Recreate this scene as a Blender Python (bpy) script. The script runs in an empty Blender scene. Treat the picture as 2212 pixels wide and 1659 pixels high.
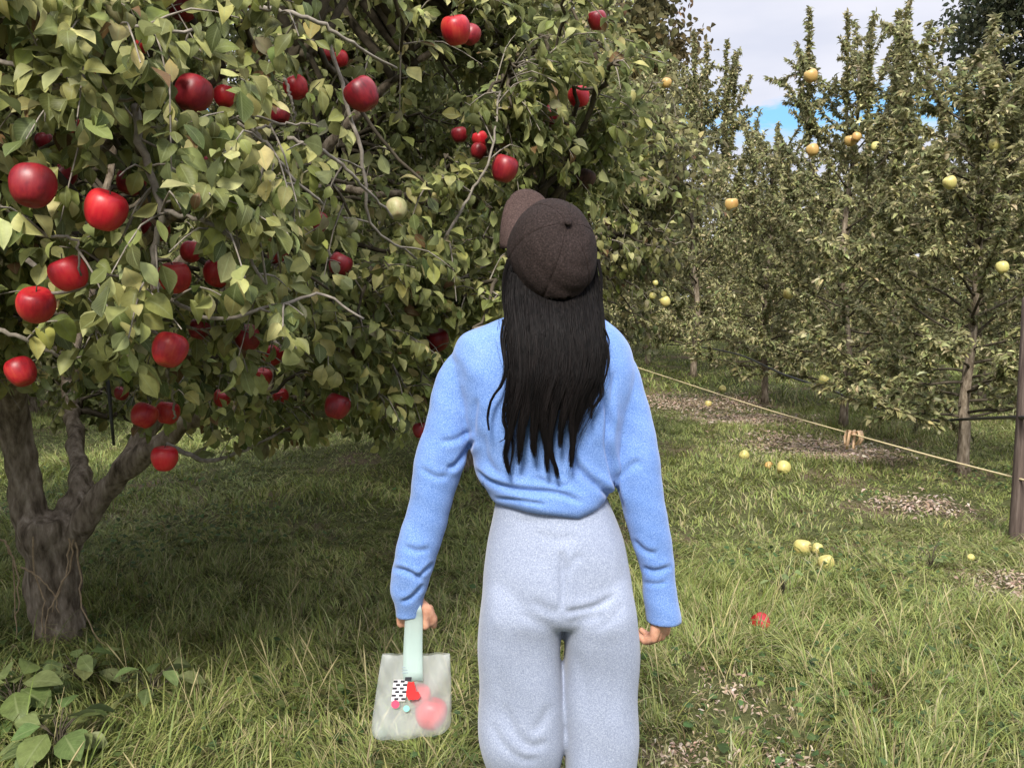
import bpy, bmesh, math, random
import numpy as np
from mathutils import Vector, Matrix
R = math.radians
rnd = random.Random(7)
C = bpy.context.scene.collection
# ------------------------------------------------------------------ camera
CAMZ, F, CX, CY, HOR = 1.41, 1900.0, 1106.0, 829.75, 640.0
TH = math.atan((CY - HOR) / F)
cam = bpy.data.cameras.new('camera'); camo = bpy.data.objects.new('camera', cam); C.objects.link(camo)
cam.sensor_width = 36; cam.lens = F / 2212 * 36; cam.clip_start = .05; cam.clip_end = 600
camo.location = (0, 0, CAMZ); camo.rotation_euler = (R(90) - TH, 0, 0)
bpy.context.scene.camera = camo
# ------------------------------------------------------------------ sky, sun, exposure
SUN = Vector((-.14, -.82, .80)).normalized()
scn = bpy.context.scene
scn.view_settings.view_transform = 'Standard'; scn.view_settings.look = 'None'
scn.view_settings.exposure = 1.32; scn.view_settings.gamma = 1
wd = bpy.data.worlds.new('World'); scn.world = wd; wd.use_nodes = True
nt = wd.node_tree; nt.nodes.clear()
def N(nt, t, **k):
    n = nt.nodes.new(t)
    for a, b in k.items():
        if a.startswith('i_'):
            n.inputs[a[2:].replace('_', ' ')].default_value = b
        else: setattr(n, a, b)
    return n
sky = N(nt, 'ShaderNodeTexSky', sky_type='NISHITA', sun_disc=False, sun_elevation=math.asin(SUN.z), sun_rotation=math.atan2(SUN.x, SUN.y))
tc = N(nt, 'ShaderNodeTexCoord'); sp = N(nt, 'ShaderNodeSeparateXYZ'); nt.links.new(tc.outputs['Generated'], sp.inputs[0])
mp = N(nt, 'ShaderNodeMapping'); mp.inputs['Scale'].default_value = (1, 1, 3.2); nt.links.new(tc.outputs['Generated'], mp.inputs[0])
n1 = N(nt, 'ShaderNodeTexNoise', i_Scale=7., i_Detail=6., i_Roughness=.6); nt.links.new(mp.outputs[0], n1.inputs['Vector'])
n2 = N(nt, 'ShaderNodeTexNoise', i_Scale=3.2, i_Detail=5.); nt.links.new(mp.outputs[0], n2.inputs['Vector'])
band = N(nt, 'ShaderNodeMapRange', interpolation_type='SMOOTHSTEP'); nt.links.new(sp.outputs['Z'], band.inputs[0])
band.inputs[1].default_value = .222; band.inputs[2].default_value = .196; band.inputs[3].default_value = 0; band.inputs[4].default_value = 1
nz = N(nt, 'ShaderNodeMapRange', interpolation_type='SMOOTHSTEP'); nt.links.new(n1.outputs[0], nz.inputs[0]); nz.inputs[1].default_value = .40; nz.inputs[2].default_value = .52
band2 = N(nt, 'ShaderNodeMapRange', interpolation_type='SMOOTHSTEP'); nt.links.new(sp.outputs['Z'], band2.inputs[0]); band2.inputs[1].default_value = .150; band2.inputs[2].default_value = .180
bm = N(nt, 'ShaderNodeMath', operation='MULTIPLY'); nt.links.new(band.outputs[0], bm.inputs[0]); nt.links.new(band2.outputs[0], bm.inputs[1])
mul = N(nt, 'ShaderNodeMath', operation='MULTIPLY'); nt.links.new(bm.outputs[0], mul.inputs[0]); nt.links.new(nz.outputs[0], mul.inputs[1])
cr = N(nt, 'ShaderNodeValToRGB'); nt.links.new(n2.outputs[0], cr.inputs[0])
cr.color_ramp.elements[0].position = .38; cr.color_ramp.elements[0].color = (.50, .53, .64, 1)
cr.color_ramp.elements[1].position = .66; cr.color_ramp.elements[1].color = (.64, .65, .73, 1)
sc = N(nt, 'ShaderNodeMix', data_type='RGBA', blend_type='MULTIPLY'); sc.inputs[0].default_value = 1
nt.links.new(cr.outputs[0], sc.inputs[6]); sc.inputs[7].default_value = (6.1, 6.0, 5.8, 1)
zr = N(nt, 'ShaderNodeMapRange', interpolation_type='SMOOTHSTEP'); nt.links.new(sp.outputs['Z'], zr.inputs[0]); zr.inputs[1].default_value = .36; zr.inputs[2].default_value = .9; zr.inputs[3].default_value = 1; zr.inputs[4].default_value = 2.9
zs = N(nt, 'ShaderNodeVectorMath', operation='SCALE'); nt.links.new(sc.outputs[2], zs.inputs[0]); nt.links.new(zr.outputs[0], zs.inputs['Scale'])
bl = N(nt, 'ShaderNodeMix', data_type='RGBA'); bl.inputs[0].default_value = .75
nt.links.new(sky.outputs[0], bl.inputs[6]); bl.inputs[7].default_value = (.8, 2.5, 4.6, 1)
mx = N(nt, 'ShaderNodeMix', data_type='RGBA'); nt.links.new(mul.outputs[0], mx.inputs[0]); nt.links.new(zs.outputs[0], mx.inputs[6]); nt.links.new(bl.outputs[2], mx.inputs[7])
bg = N(nt, 'ShaderNodeBackground', i_Strength=.1); nt.links.new(mx.outputs[2], bg.inputs[0])
wo = N(nt, 'ShaderNodeOutputWorld'); nt.links.new(bg.outputs[0], wo.inputs[0])
sl = bpy.data.lights.new('sun', 'SUN'); sl.energy = 2.5; sl.angle = R(14); sl.color = (1, .95, .86)
so = bpy.data.objects.new('sun', sl); C.objects.link(so); so.rotation_euler = SUN.to_track_quat('Z', 'Y').to_euler(); so.location = (0, 0, 20)
# ------------------------------------------------------------------ helpers
def P(px, py, Y):
    a = (px - CX) / F; b = (CY - py) / F
    dy = math.cos(TH) + b * math.sin(TH); dz = -math.sin(TH) + b * math.cos(TH)
    t = Y / dy
    return Vector((a * t, Y, CAMZ + dz * t))
def G(px, py, z=0):
    b = (CY - py) / F; dz = -math.sin(TH) + b * math.cos(TH); dy = math.cos(TH) + b * math.sin(TH)
    t = (z - CAMZ) / dz
    return Vector(((px - CX) / F * t, dy * t, z))
def proj(V):
    V = np.asarray(V, float); d = V[:, 1] * math.cos(TH) - (V[:, 2] - CAMZ) * math.sin(TH)
    u = V[:, 1] * math.sin(TH) + (V[:, 2] - CAMZ) * math.cos(TH)
    return CX + F * V[:, 0] / d, CY - F * u / d, d
def hgt(x, y):
    return (.022 * np.sin(x * 1.7 + .6 * y) + .018 * np.sin(y * 2.3 - x * .9 + 1) + .012 * np.sin(4.1 * x + 1.3) * np.sin(3.3 * y))
def tag(o, label=None, cat=None, group=None, kind=None):
    if label: o['label'] = label
    if cat: o['category'] = cat
    if group: o['group'] = group
    if kind: o['kind'] = kind
    return o
def empty(name, loc):
    o = bpy.data.objects.new(name, None); o.location = loc; o.empty_display_size = .1; C.objects.link(o); return o
def link(name, me, parent=None, m=None, loc=None):
    o = bpy.data.objects.new(name, me); C.objects.link(o)
    if m is not None: me.materials.clear(); me.materials.append(m)
    if parent is not None:
        o.parent = parent
        if loc is None and parent.type == 'EMPTY': pass
    if loc is not None: o.location = loc
    return o
def npmesh(name, V, Q, attrs=None, smooth=True):
    V = np.ascontiguousarray(V, dtype=np.float32); Q = np.ascontiguousarray(Q, dtype=np.int32)
    me = bpy.data.meshes.new(name); me.vertices.add(len(V)); me.vertices.foreach_set('co', V.ravel())
    k = Q.shape[1]; me.loops.add(Q.size); me.loops.foreach_set('vertex_index', Q.ravel())
    me.polygons.add(len(Q)); me.polygons.foreach_set('loop_start', np.arange(0, Q.size, k, dtype=np.int32))
    me.update(calc_edges=True)
    if smooth: me.polygons.foreach_set('use_smooth', np.ones(len(Q), dtype=bool))
    for an, (ty, data) in (attrs or {}).items():
        at = me.attributes.new(an, ty, 'POINT')
        at.data.foreach_set('color' if ty == 'FLOAT_COLOR' else 'vector' if ty == 'FLOAT_VECTOR' else 'value', np.ascontiguousarray(data, dtype=np.float32).ravel())
    return me
class MB:
    def __init__(s): s.V = []; s.Q = []; s.n = 0
    def add(s, V, Q):
        s.V.append(np.asarray(V, float).reshape(-1, 3)); s.Q.append(np.asarray(Q, int) + s.n); s.n += len(s.V[-1])
    def mesh(s, name='m', smooth=True):
        return npmesh(name, np.concatenate(s.V), np.concatenate(s.Q), smooth=smooth)
    def tube(s, pts, rad, k=6, cap=True):
        pts = np.asarray([tuple(p) for p in pts], float); n = len(pts)
        rad = np.full(n, rad) if np.isscalar(rad) else np.asarray(rad, float)
        T = np.gradient(pts, axis=0); T /= np.linalg.norm(T, axis=1)[:, None] + 1e-9
        ref = np.array([0, 0, 1.]) if abs(T[0][2]) < .9 else np.array([1., 0, 0])
        A = np.empty_like(T); a = ref
        for i in range(n):
            a = a - T[i] * a.dot(T[i]); a = a / (np.linalg.norm(a) + 1e-9); A[i] = a
        B = np.cross(T, A)
        an = np.arange(k) * 2 * math.pi / k
        V = pts[:, None] + rad[:, None, None] * (np.cos(an)[None, :, None] * A[:, None] + np.sin(an)[None, :, None] * B[:, None])
        V = V.reshape(-1, 3)
        i, j = np.meshgrid(np.arange(n - 1), np.arange(k), indexing='ij'); jj = (j + 1) % k
        Q = np.stack([i * k + j, i * k + jj, (i + 1) * k + jj, (i + 1) * k + j], -1).reshape(-1, 4)
        if cap:
            V = np.vstack([V, pts[0], pts[-1]]); c0 = n * k; c1 = c0 + 1; j = np.arange(k); jj = (j + 1) % k
            Q = np.vstack([Q, np.stack([np.full(k, c0), jj, j, j], -1)[:, [0, 1, 2, 2]] if False else np.stack([np.full(k, c0), jj, j, np.full(k, c0)], -1)[:0]])
            # end caps as quads pairs (k even)
            for base, cc, flip in ((0, c0, True), ((n - 1) * k, c1, False)):
                for q in range(0, k, 2):
                    f = [cc, base + q, base + (q + 1) % k, base + (q + 2) % k]
                    if flip: f = f[::-1]
                    Q = np.vstack([Q, [f]])
        s.add(V, Q)
def smoothpath(pts, n):
    P0 = np.asarray([tuple(p) for p in pts], float); m = len(P0)
    E = np.vstack([2 * P0[0] - P0[1], P0, 2 * P0[-1] - P0[-2]])
    out = []
    for t in np.linspace(0, m - 1 - 1e-6, n):
        i = int(t); f = t - i; a, b, c, d = E[i], E[i + 1], E[i + 2], E[i + 3]
        out.append(.5 * ((2 * b) + (-a + c) * f + (2 * a - 5 * b + 4 * c - d) * f * f + (-a + 3 * b - 3 * c + d) * f ** 3))
    return np.array(out)
def fuse(name, mb, voxel, it=4, fac=.5):
    me = mb.mesh(name, False); o = bpy.data.objects.new('tmp', me); C.objects.link(o)
    r = o.modifiers.new('r', 'REMESH'); r.mode = 'VOXEL'; r.voxel_size = voxel; s = o.modifiers.new('s', 'SMOOTH'); s.iterations = it; s.factor = fac
    dg = bpy.context.evaluated_depsgraph_get(); dg.update(); out = bpy.data.meshes.new_from_object(o.evaluated_get(dg)); bpy.data.objects.remove(o); out.name = name
    out.polygons.foreach_set('use_smooth', np.ones(len(out.polygons), bool)); return out
def getv(me):
    V = np.empty(len(me.vertices) * 3, np.float32); me.vertices.foreach_get('co', V); Nn = np.empty(len(me.vertices) * 3, np.float32); me.vertices.foreach_get('normal', Nn); return V.reshape(-1, 3).astype(float), Nn.reshape(-1, 3).astype(float)
def nrm(a): return a / (np.linalg.norm(a, axis=-1, keepdims=True) + 1e-9)
# ------------------------------------------------------------------ materials
def mat(name):
    m = bpy.data.materials.new(name); m.use_nodes = True; t = m.node_tree
    return m, t, t.nodes['Principled BSDF'], t.nodes['Material Output']
def ramp(t, src, stops):
    r = N(t, 'ShaderNodeValToRGB'); e = r.color_ramp.elements
    while len(e) < len(stops): e.new(.5)
    for k, (p, c) in enumerate(stops): e[k].position = p; e[k].color = (*c, 1)
    t.links.new(src, r.inputs[0]); return r.outputs[0]
def bump(t, b, src, st, dist=.01):
    n = N(t, 'ShaderNodeBump', i_Strength=st, i_Distance=dist); t.links.new(src, n.inputs['Height']); t.links.new(n.outputs[0], b.inputs['Normal']); return n
def noise(t, scale, detail=4, rough=.55, stretch=None, obj=True):
    n = N(t, 'ShaderNodeTexNoise', i_Scale=float(scale), i_Detail=float(detail), i_Roughness=rough)
    tc = N(t, 'ShaderNodeTexCoord')
    if stretch:
        mp = N(t, 'ShaderNodeMapping'); mp.inputs['Scale'].default_value = stretch
        t.links.new(tc.outputs['Object'], mp.inputs[0]); t.links.new(mp.outputs[0], n.inputs['Vector'])
    else: t.links.new(tc.outputs['Object'], n.inputs['Vector'])
    return n.outputs[0]
def simple(name, stops, scale, rough=.8, bst=.3, bd=.005, stretch=None, spec=.3, detail=5):
    m, t, b, o = mat(name); s = noise(t, scale, detail, .6, stretch)
    t.links.new(ramp(t, s, stops), b.inputs['Base Color']); b.inputs['Roughness'].default_value = rough
    b.inputs['Specular IOR Level'].default_value = spec
    if bst: bump(t, b, s, bst, bd)
    return m
def leafmat(name, under=(.25, .28, .13), trans=.34, rough=.5, veins=True, umix=.55):
    m, t, b, o = mat(name)
    at = N(t, 'ShaderNodeAttribute', attribute_name='col')
    g = N(t, 'ShaderNodeNewGeometry')
    um = N(t, 'ShaderNodeMath', operation='MULTIPLY'); um.inputs[1].default_value = umix; t.links.new(g.outputs['Backfacing'], um.inputs[0])
    mix = N(t, 'ShaderNodeMix', data_type='RGBA'); t.links.new(um.outputs[0], mix.inputs[0]); t.links.new(at.outputs['Color'], mix.inputs[6]); mix.inputs[7].default_value = (*under, 1)
    col = mix.outputs[2]
    ns = noise(t, 45, 3); mr = N(t, 'ShaderNodeMapRange'); mr.inputs[1].default_value = .3; mr.inputs[2].default_value = .7; mr.inputs[3].default_value = .78; mr.inputs[4].default_value = 1.22
    t.links.new(ns, mr.inputs[0])
    mm = N(t, 'ShaderNodeVectorMath', operation='SCALE'); t.links.new(col, mm.inputs[0]); t.links.new(mr.outputs[0], mm.inputs['Scale']); col = mm.outputs[0]
    if veins:
        la = N(t, 'ShaderNodeAttribute', attribute_name='luv'); s = N(t, 'ShaderNodeSeparateXYZ'); t.links.new(la.outputs['Vector'], s.inputs[0])
        # lateral veins: u*9 - v*3
        a = N(t, 'ShaderNodeMath', operation='MULTIPLY_ADD'); t.links.new(s.outputs['X'], a.inputs[0]); a.inputs[1].default_value = 9.; 
        c = N(t, 'ShaderNodeMath', operation='MULTIPLY'); t.links.new(s.outputs['Y'], c.inputs[0]); c.inputs[1].default_value = -3.2
        t.links.new(c.outputs[0], a.inputs[2]); fr = N(t, 'ShaderNodeMath', operation='PINGPONG'); t.links.new(a.outputs[0], fr.inputs[0]); fr.inputs[1].default_value = .5
        v1 = N(t, 'ShaderNodeMapRange'); t.links.new(fr.outputs[0], v1.inputs[0]); v1.inputs[1].default_value = 0; v1.inputs[2].default_value = .12; v1.inputs[3].default_value = .45; v1.inputs[4].default_value = 0
        v2 = N(t, 'ShaderNodeMapRange'); t.links.new(s.outputs['Y'], v2.inputs[0]); v2.inputs[1].default_value = .02; v2.inputs[2].default_value = .11; v2.inputs[3].default_value = 1; v2.inputs[4].default_value = 0
        mxx = N(t, 'ShaderNodeMath', operation='MAXIMUM'); t.links.new(v1.outputs[0], mxx.inputs[0]); t.links.new(v2.outputs[0], mxx.inputs[1])
        vm = N(t, 'ShaderNodeMix', data_type='RGBA'); k = N(t, 'ShaderNodeMath', operation='MULTIPLY'); t.links.new(mxx.outputs[0], k.inputs[0]); k.inputs[1].default_value = .45
        t.links.new(k.outputs[0], vm.inputs[0]); t.links.new(col, vm.inputs[6]); vm.inputs[7].default_value = (.30, .34, .16, 1); col = vm.outputs[2]
        bump(t, b, mxx.outputs[0], -.35, .002)
    t.links.new(col, b.inputs['Base Color']); b.inputs['Roughness'].default_value = rough; b.inputs['Specular IOR Level'].default_value = .22
    tr = N(t, 'ShaderNodeBsdfTranslucent'); t.links.new(col, tr.inputs[0]); ms = N(t, 'ShaderNodeMixShader'); ms.inputs[0].default_value = trans
    t.links.new(b.outputs[0], ms.inputs[1]); t.links.new(tr.outputs[0], ms.inputs[2]); t.links.new(ms.outputs[0], o.inputs[0])
    return m
M_leaf = leafmat('apple_leaf'); M_leaf2 = leafmat('young_apple_leaf', under=(.34, .31, .20), veins=False, rough=.55, umix=.4)
M_far = leafmat('far_foliage', under=(.12, .12, .07), veins=False, rough=.7, umix=.3)
M_grass = leafmat('grass_blade', under=(.16, .19, .07), veins=False, rough=.55, trans=.3, umix=.25)
M_bark = simple('bark', [(.28, (.04, .030, .02)), (.44, (.14, .11, .078)), (.58, (.24, .195, .145)), (.74, (.38, .325, .255))], 34, .95, 1, .02, (1, 1, .30), .1, 9)
M_twig = simple('twig_bark', [(.3, (.12, .10, .08)), (.7, (.30, .265, .22))], 40, .85, .4, .003, None, .2)
M_dtwig = simple('dark_twig_bark', [(.3, (.035, .03, .02)), (.7, (.11, .09, .065))], 30, .9, .4, .003, None, .1)
# ------------------------------------------------------------------ leaves
def leaves(name, mtl, pos, T, Nn, L, Wd, col, prof, curl, fold, parent=None, luv=False, wavy=0., rg=None):
    n = len(pos); S = len(prof) - 1; T = nrm(T); B = nrm(np.cross(Nn, T)); Nn = np.cross(T, B)
    u = np.linspace(0, 1, S + 1); curl = np.asarray(curl)[:, None] + 1e-3
    uu = np.sin(curl * u) / curl; ww = -(1 - np.cos(curl * u)) / curl
    V = np.empty((n, S + 1, 3, 3)); pr = np.asarray(prof)
    for k, sgn in enumerate((-1, 0, 1)):
        w2 = pr[None, :] * sgn * (Wd[:, None] / 2)
        up = (ww * L[:, None]) + np.abs(w2) * np.asarray(fold)[:, None]
        if wavy and sgn: up = up + wavy * L[:, None] * np.sin(u[None] * 9 + rg.uniform(0, 6, n)[:, None])
        V[:, :, k] = pos[:, None] + T[:, None] * (uu * L[:, None])[..., None] + B[:, None] * w2[..., None] + Nn[:, None] * up[..., None]
    K = (S + 1) * 3
    q = []
    for i in range(S):
        for k in (0, 1): q.append([i * 3 + k, (i + 1) * 3 + k, (i + 1) * 3 + k + 1, i * 3 + k + 1])
    Q = (np.arange(n)[:, None, None] * K + np.array(q)[None]).reshape(-1, 4)
    cc = np.ones((n, K, 4)); cc[:, :, :3] = col[:, None, :]
    at = {'col': ('FLOAT_COLOR', cc)}
    if luv:
        l = np.zeros((n, S + 1, 3, 3)); l[..., 0] = u[None, :, None]; l[:, :, 0, 1] = 1; l[:, :, 2, 1] = 1; at['luv'] = ('FLOAT_VECTOR', l)
    return link(name, npmesh(name, V.reshape(-1, 3), Q, at), parent, mtl)
def palette(rg, n, cols, w, jit=.18):
    c = np.array(cols); i = rg.choice(len(cols), n, p=np.array(w) / sum(w))
    return np.clip(c[i] * rg.normal(1, jit, (n, 1)) * rg.normal(1, .05, (n, 3)), .005, .8)
PROF_A = [.06, .46, .84, 1.0, .88, .50, .03]; PROF_B = [.08, .85, 1.0, .6, .03]; PROF_C = [.15, 1, .75, .04]
def wob(rg, V, a):   # smooth wobble for paths
    return V + rg.normal(0, a, V.shape)
def twig_leaves(rg, paths, out, spacing, n_side=2, petiole=.018):
    """paths: (n,3) arrays; append leaf base, direction"""
    for p in paths:
        seg = np.linalg.norm(np.diff(p, axis=0), axis=1); tot = seg.sum(); m = max(2, int(tot / spacing))
        s = np.concatenate([[0], np.cumsum(seg)]); ts = np.linspace(.12, 1, m) * tot
        X = np.stack([np.interp(ts, s, p[:, k]) for k in range(3)], 1); tg = nrm(np.stack([np.interp(np.minimum(ts + .01, tot), s, p[:, k]) for k in range(3)], 1) - np.stack([np.interp(ts - .012, s, p[:, k]) for k in range(3)], 1))
        out.append((X, tg))
# ------------------------------------------------------------------ big red apple tree
def red_tree(name, loc, rg, ctr, rad, limbs, nbr, sp_leaf, zmin, hero=None, keep=None, prof=PROF_A, leafL=(.034, .068), bright=1., luv=True, tw_gap=.055, clear=None, fusebase=False):
    """returns pieces in tree-local coordinates (origin at loc)"""
    root = empty(name, loc); off = np.array(loc)
    tb = MB()
    for i, (pts, r0, r1) in enumerate(limbs[:1]):
        p = smoothpath(pts, 26); t = np.linspace(0, 1, 26); r = r0 + (r1 - r0) * t; r = r + .22 * r0 * np.exp(-t * 7)
        r = r * (1 + .05 * np.sin(t * 23))
        tb.tube(p - off, r, 40)
    me = tb.mesh('trunk')
    for v in me.vertices:
        x, y, z = v.co; q_ = math.atan2(y, x); a = .008 * math.sin(9 * z + 3 * q_) + .009 * math.sin(5 * q_ + 4 * z) + .004 * math.sin(17 * q_ + 6 * math.sin(z * 13)) + .003 * math.sin(29 * q_ + 9 * math.sin(z * 21))
        d = Vector((x, y, 0)); d = d.normalized() if d.length > 1e-5 else d; v.co += d * a
    if not fusebase: link('trunk', me, root, M_bark)
    lp = []
    for i, (pts, r0, r1) in enumerate(limbs[1:]):
        p = wob(rg, smoothpath(pts, 26), .006); t = np.linspace(0, 1, 26); lb = MB(); lb.tube(p - off, (r0 + (r1 - r0) * t ** .8) * (1 + .06 * np.sin(t * 31 + i)), 14)
        lp.append(p)
        if fusebase: tb.add(lb.V[0], lb.Q[0])
        else: link('limb', lb.mesh('limb'), root, M_bark)
    if fusebase:
        me = fuse('trunk', tb, .013, 5); V, Nn = getv(me); q_ = np.arctan2(V[:, 1], V[:, 0]); rgb_ = rg
        d_ = .006 * np.sin(7 * q_ + 5 * V[:, 2] + 3 * np.sin(V[:, 2] * 4)) + .0035 * np.sin(V[:, 0] * 90 + 12 * np.sin(V[:, 2] * 5)) + .003 * np.sin(V[:, 1] * 80 + V[:, 2] * 11 + 9 * np.sin(V[:, 2] * 6)) + .004 * np.sin(V[:, 2] * 16 + 5 * V[:, 0])
        d_ *= np.clip(1.4 - V[:, 2] * .7, .25, 1); V += Nn * d_[:, None]
        me.vertices.foreach_set('co', V.astype(np.float32).ravel()); me.update(); link('trunk', me, root, M_bark)
    allp = np.concatenate(lp); br = MB(); tw = MB(); X = []
    # secondary branches to the crown shell
    k = 0; tries = 0; tips = []
    while k < nbr and tries < nbr * 30:
        tries += 1
        d = nrm(rg.normal(0, 1, 3)); rr = rg.uniform(.62, 1.0) ** .6
        tp = np.array(ctr) + d * np.array(rad) * rr
        if tp[2] < zmin(tp[0], tp[1]) + .03 or (keep is not None and not keep(tp)): continue
        dist = np.linalg.norm(allp - tp, axis=1) + .5 * np.maximum(0, allp[:, 2] - tp[2]); st = allp[np.argmin(dist)]
        if np.linalg.norm(st - tp) < .25: continue
        k += 1; mid = (st + tp) / 2 + np.array([0, 0, .12]) + rg.normal(0, .09, 3); n = 14
        p = wob(rg, smoothpath([st, mid, tp, ], n), .010); L = np.linalg.norm(st - tp)
        br.tube(p - off, np.linspace(.008 + .010 * L, .0035, n), 5)
        tips.append(p)
    hp = []
    for pts, r0, r1 in (hero or []):
        p = wob(rg, smoothpath(pts, 22), .0022); tw.tube(p - off, np.linspace(r0, r1, 22), 7); hp.append(p)
    # twigs
    tpaths = []
    for idx, p in enumerate(tips + hp):
        seg = np.linalg.norm(np.diff(p, axis=0), axis=1); s = np.concatenate([[0], np.cumsum(seg)]); tot = s[-1]
        t = tot * (.30 if idx < len(tips) else .05)
        gap = tw_gap if idx < len(tips) else .030
        while t < tot:
            b = np.array([np.interp(t, s, p[:, c]) for c in range(3)])
            o = nrm(b - np.array(ctr)); d = nrm(o * .6 + rg.normal(0, .62, 3) + np.array([0, 0, .12])); l = rg.uniform(.08, .27)
            e = b + d * l + np.array([0, 0, -.25 * l * rg.uniform(0, 1.6)]); m = (b + e) / 2 + np.array([0, 0, .14 * l])
            q = smoothpath([b, m, e], 5)
            ok = e[2] > zmin(e[0], e[1]) and (keep is None or (keep(e) and keep(m)))
            if ok: tpaths.append(q)
            t += gap * rg.uniform(.5, 1.6)
    if clear is not None:
        kp = []
        for q in tpaths:
            ax_, ay_, ad_ = proj(q); kp.append(not any(((np.hypot(ax_ - c[0], ay_ - c[1]) < c[2]) & (ad_ < c[3])).any() for c in clear))
        tpaths = [q for q, k_ in zip(tpaths, kp) if k_]
    for q in tpaths: tw.tube(q - off, np.linspace(.0028, .0012, 5), 4, cap=False)
    out = []; twig_leaves(rg, tpaths, out, sp_leaf)
    X = np.concatenate([o[0] for o in out]); T = np.concatenate([o[1] for o in out]); n = len(X)
    og = nrm(X - np.array(ctr)); pet = nrm(T * .5 + rg.normal(0, .75, (n, 3)) + og * .35); X = X + pet * rg.uniform(.008, .03, (n, 1))
    D = nrm(pet + og * .25 + np.array([0, 0, -.55]) * rg.uniform(0, 1.8, (n, 1)))
    Up = nrm(np.array([0, 0, 1.]) + og * .5 + rg.normal(0, .55, (n, 3)))
    L = rg.uniform(*leafL, n); W = L * rg.uniform(.46, .66, n)
    cl = np.sin(X[:, 0] * 3.1 + X[:, 2] * 2) * np.sin(X[:, 1] * 2.7 + 1) ; yel = rg.random(n) < (.10 + .08 * cl)
    col = palette(rg, n, [(.145, .158, .046), (.235, .238, .080), (.078, .096, .030), (.40, .39, .155)], [5, 5, 2.5, 3.5])
    col[yel] = palette(rg, int(yel.sum()), [(.29, .32, .085), (.34, .31, .10), (.24, .22, .12)], [5, 2, 2], .12)
    br_rows = rg.random(n) < .02; col[br_rows] = (.16, .09, .04)
    keepm = np.ones(n, bool)
    if keep is not None: keepm &= np.array([keep(x) for x in X + D * L[:, None] * .6])
    return root, br, tw, dict(X=X, D=D, Up=Up, L=L, W=W, col=col * bright, k=keepm, rg=rg, prof=prof, luv=luv, off=off)
def finish_tree(root, br, tw, d, mtl=None, bm_=None):
    k = d['k']; rg = d['rg']; n = int(k.sum())
    if br.n: link('branches', br.mesh('branches'), root, M_dtwig if bm_ is None else bm_)
    if tw.n: link('twigs', tw.mesh('twigs'), root, M_twig)
    leaves('foliage', mtl or M_leaf, d['X'][k] - d['off'], d['D'][k], d['Up'][k], d['L'][k], d['W'][k], d['col'][k], d['prof'], rg.uniform(-.3, 2.2, n), rg.uniform(.05, 1.0, n), root, d['luv'], wavy=.028, rg=rg)
    return root
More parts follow.
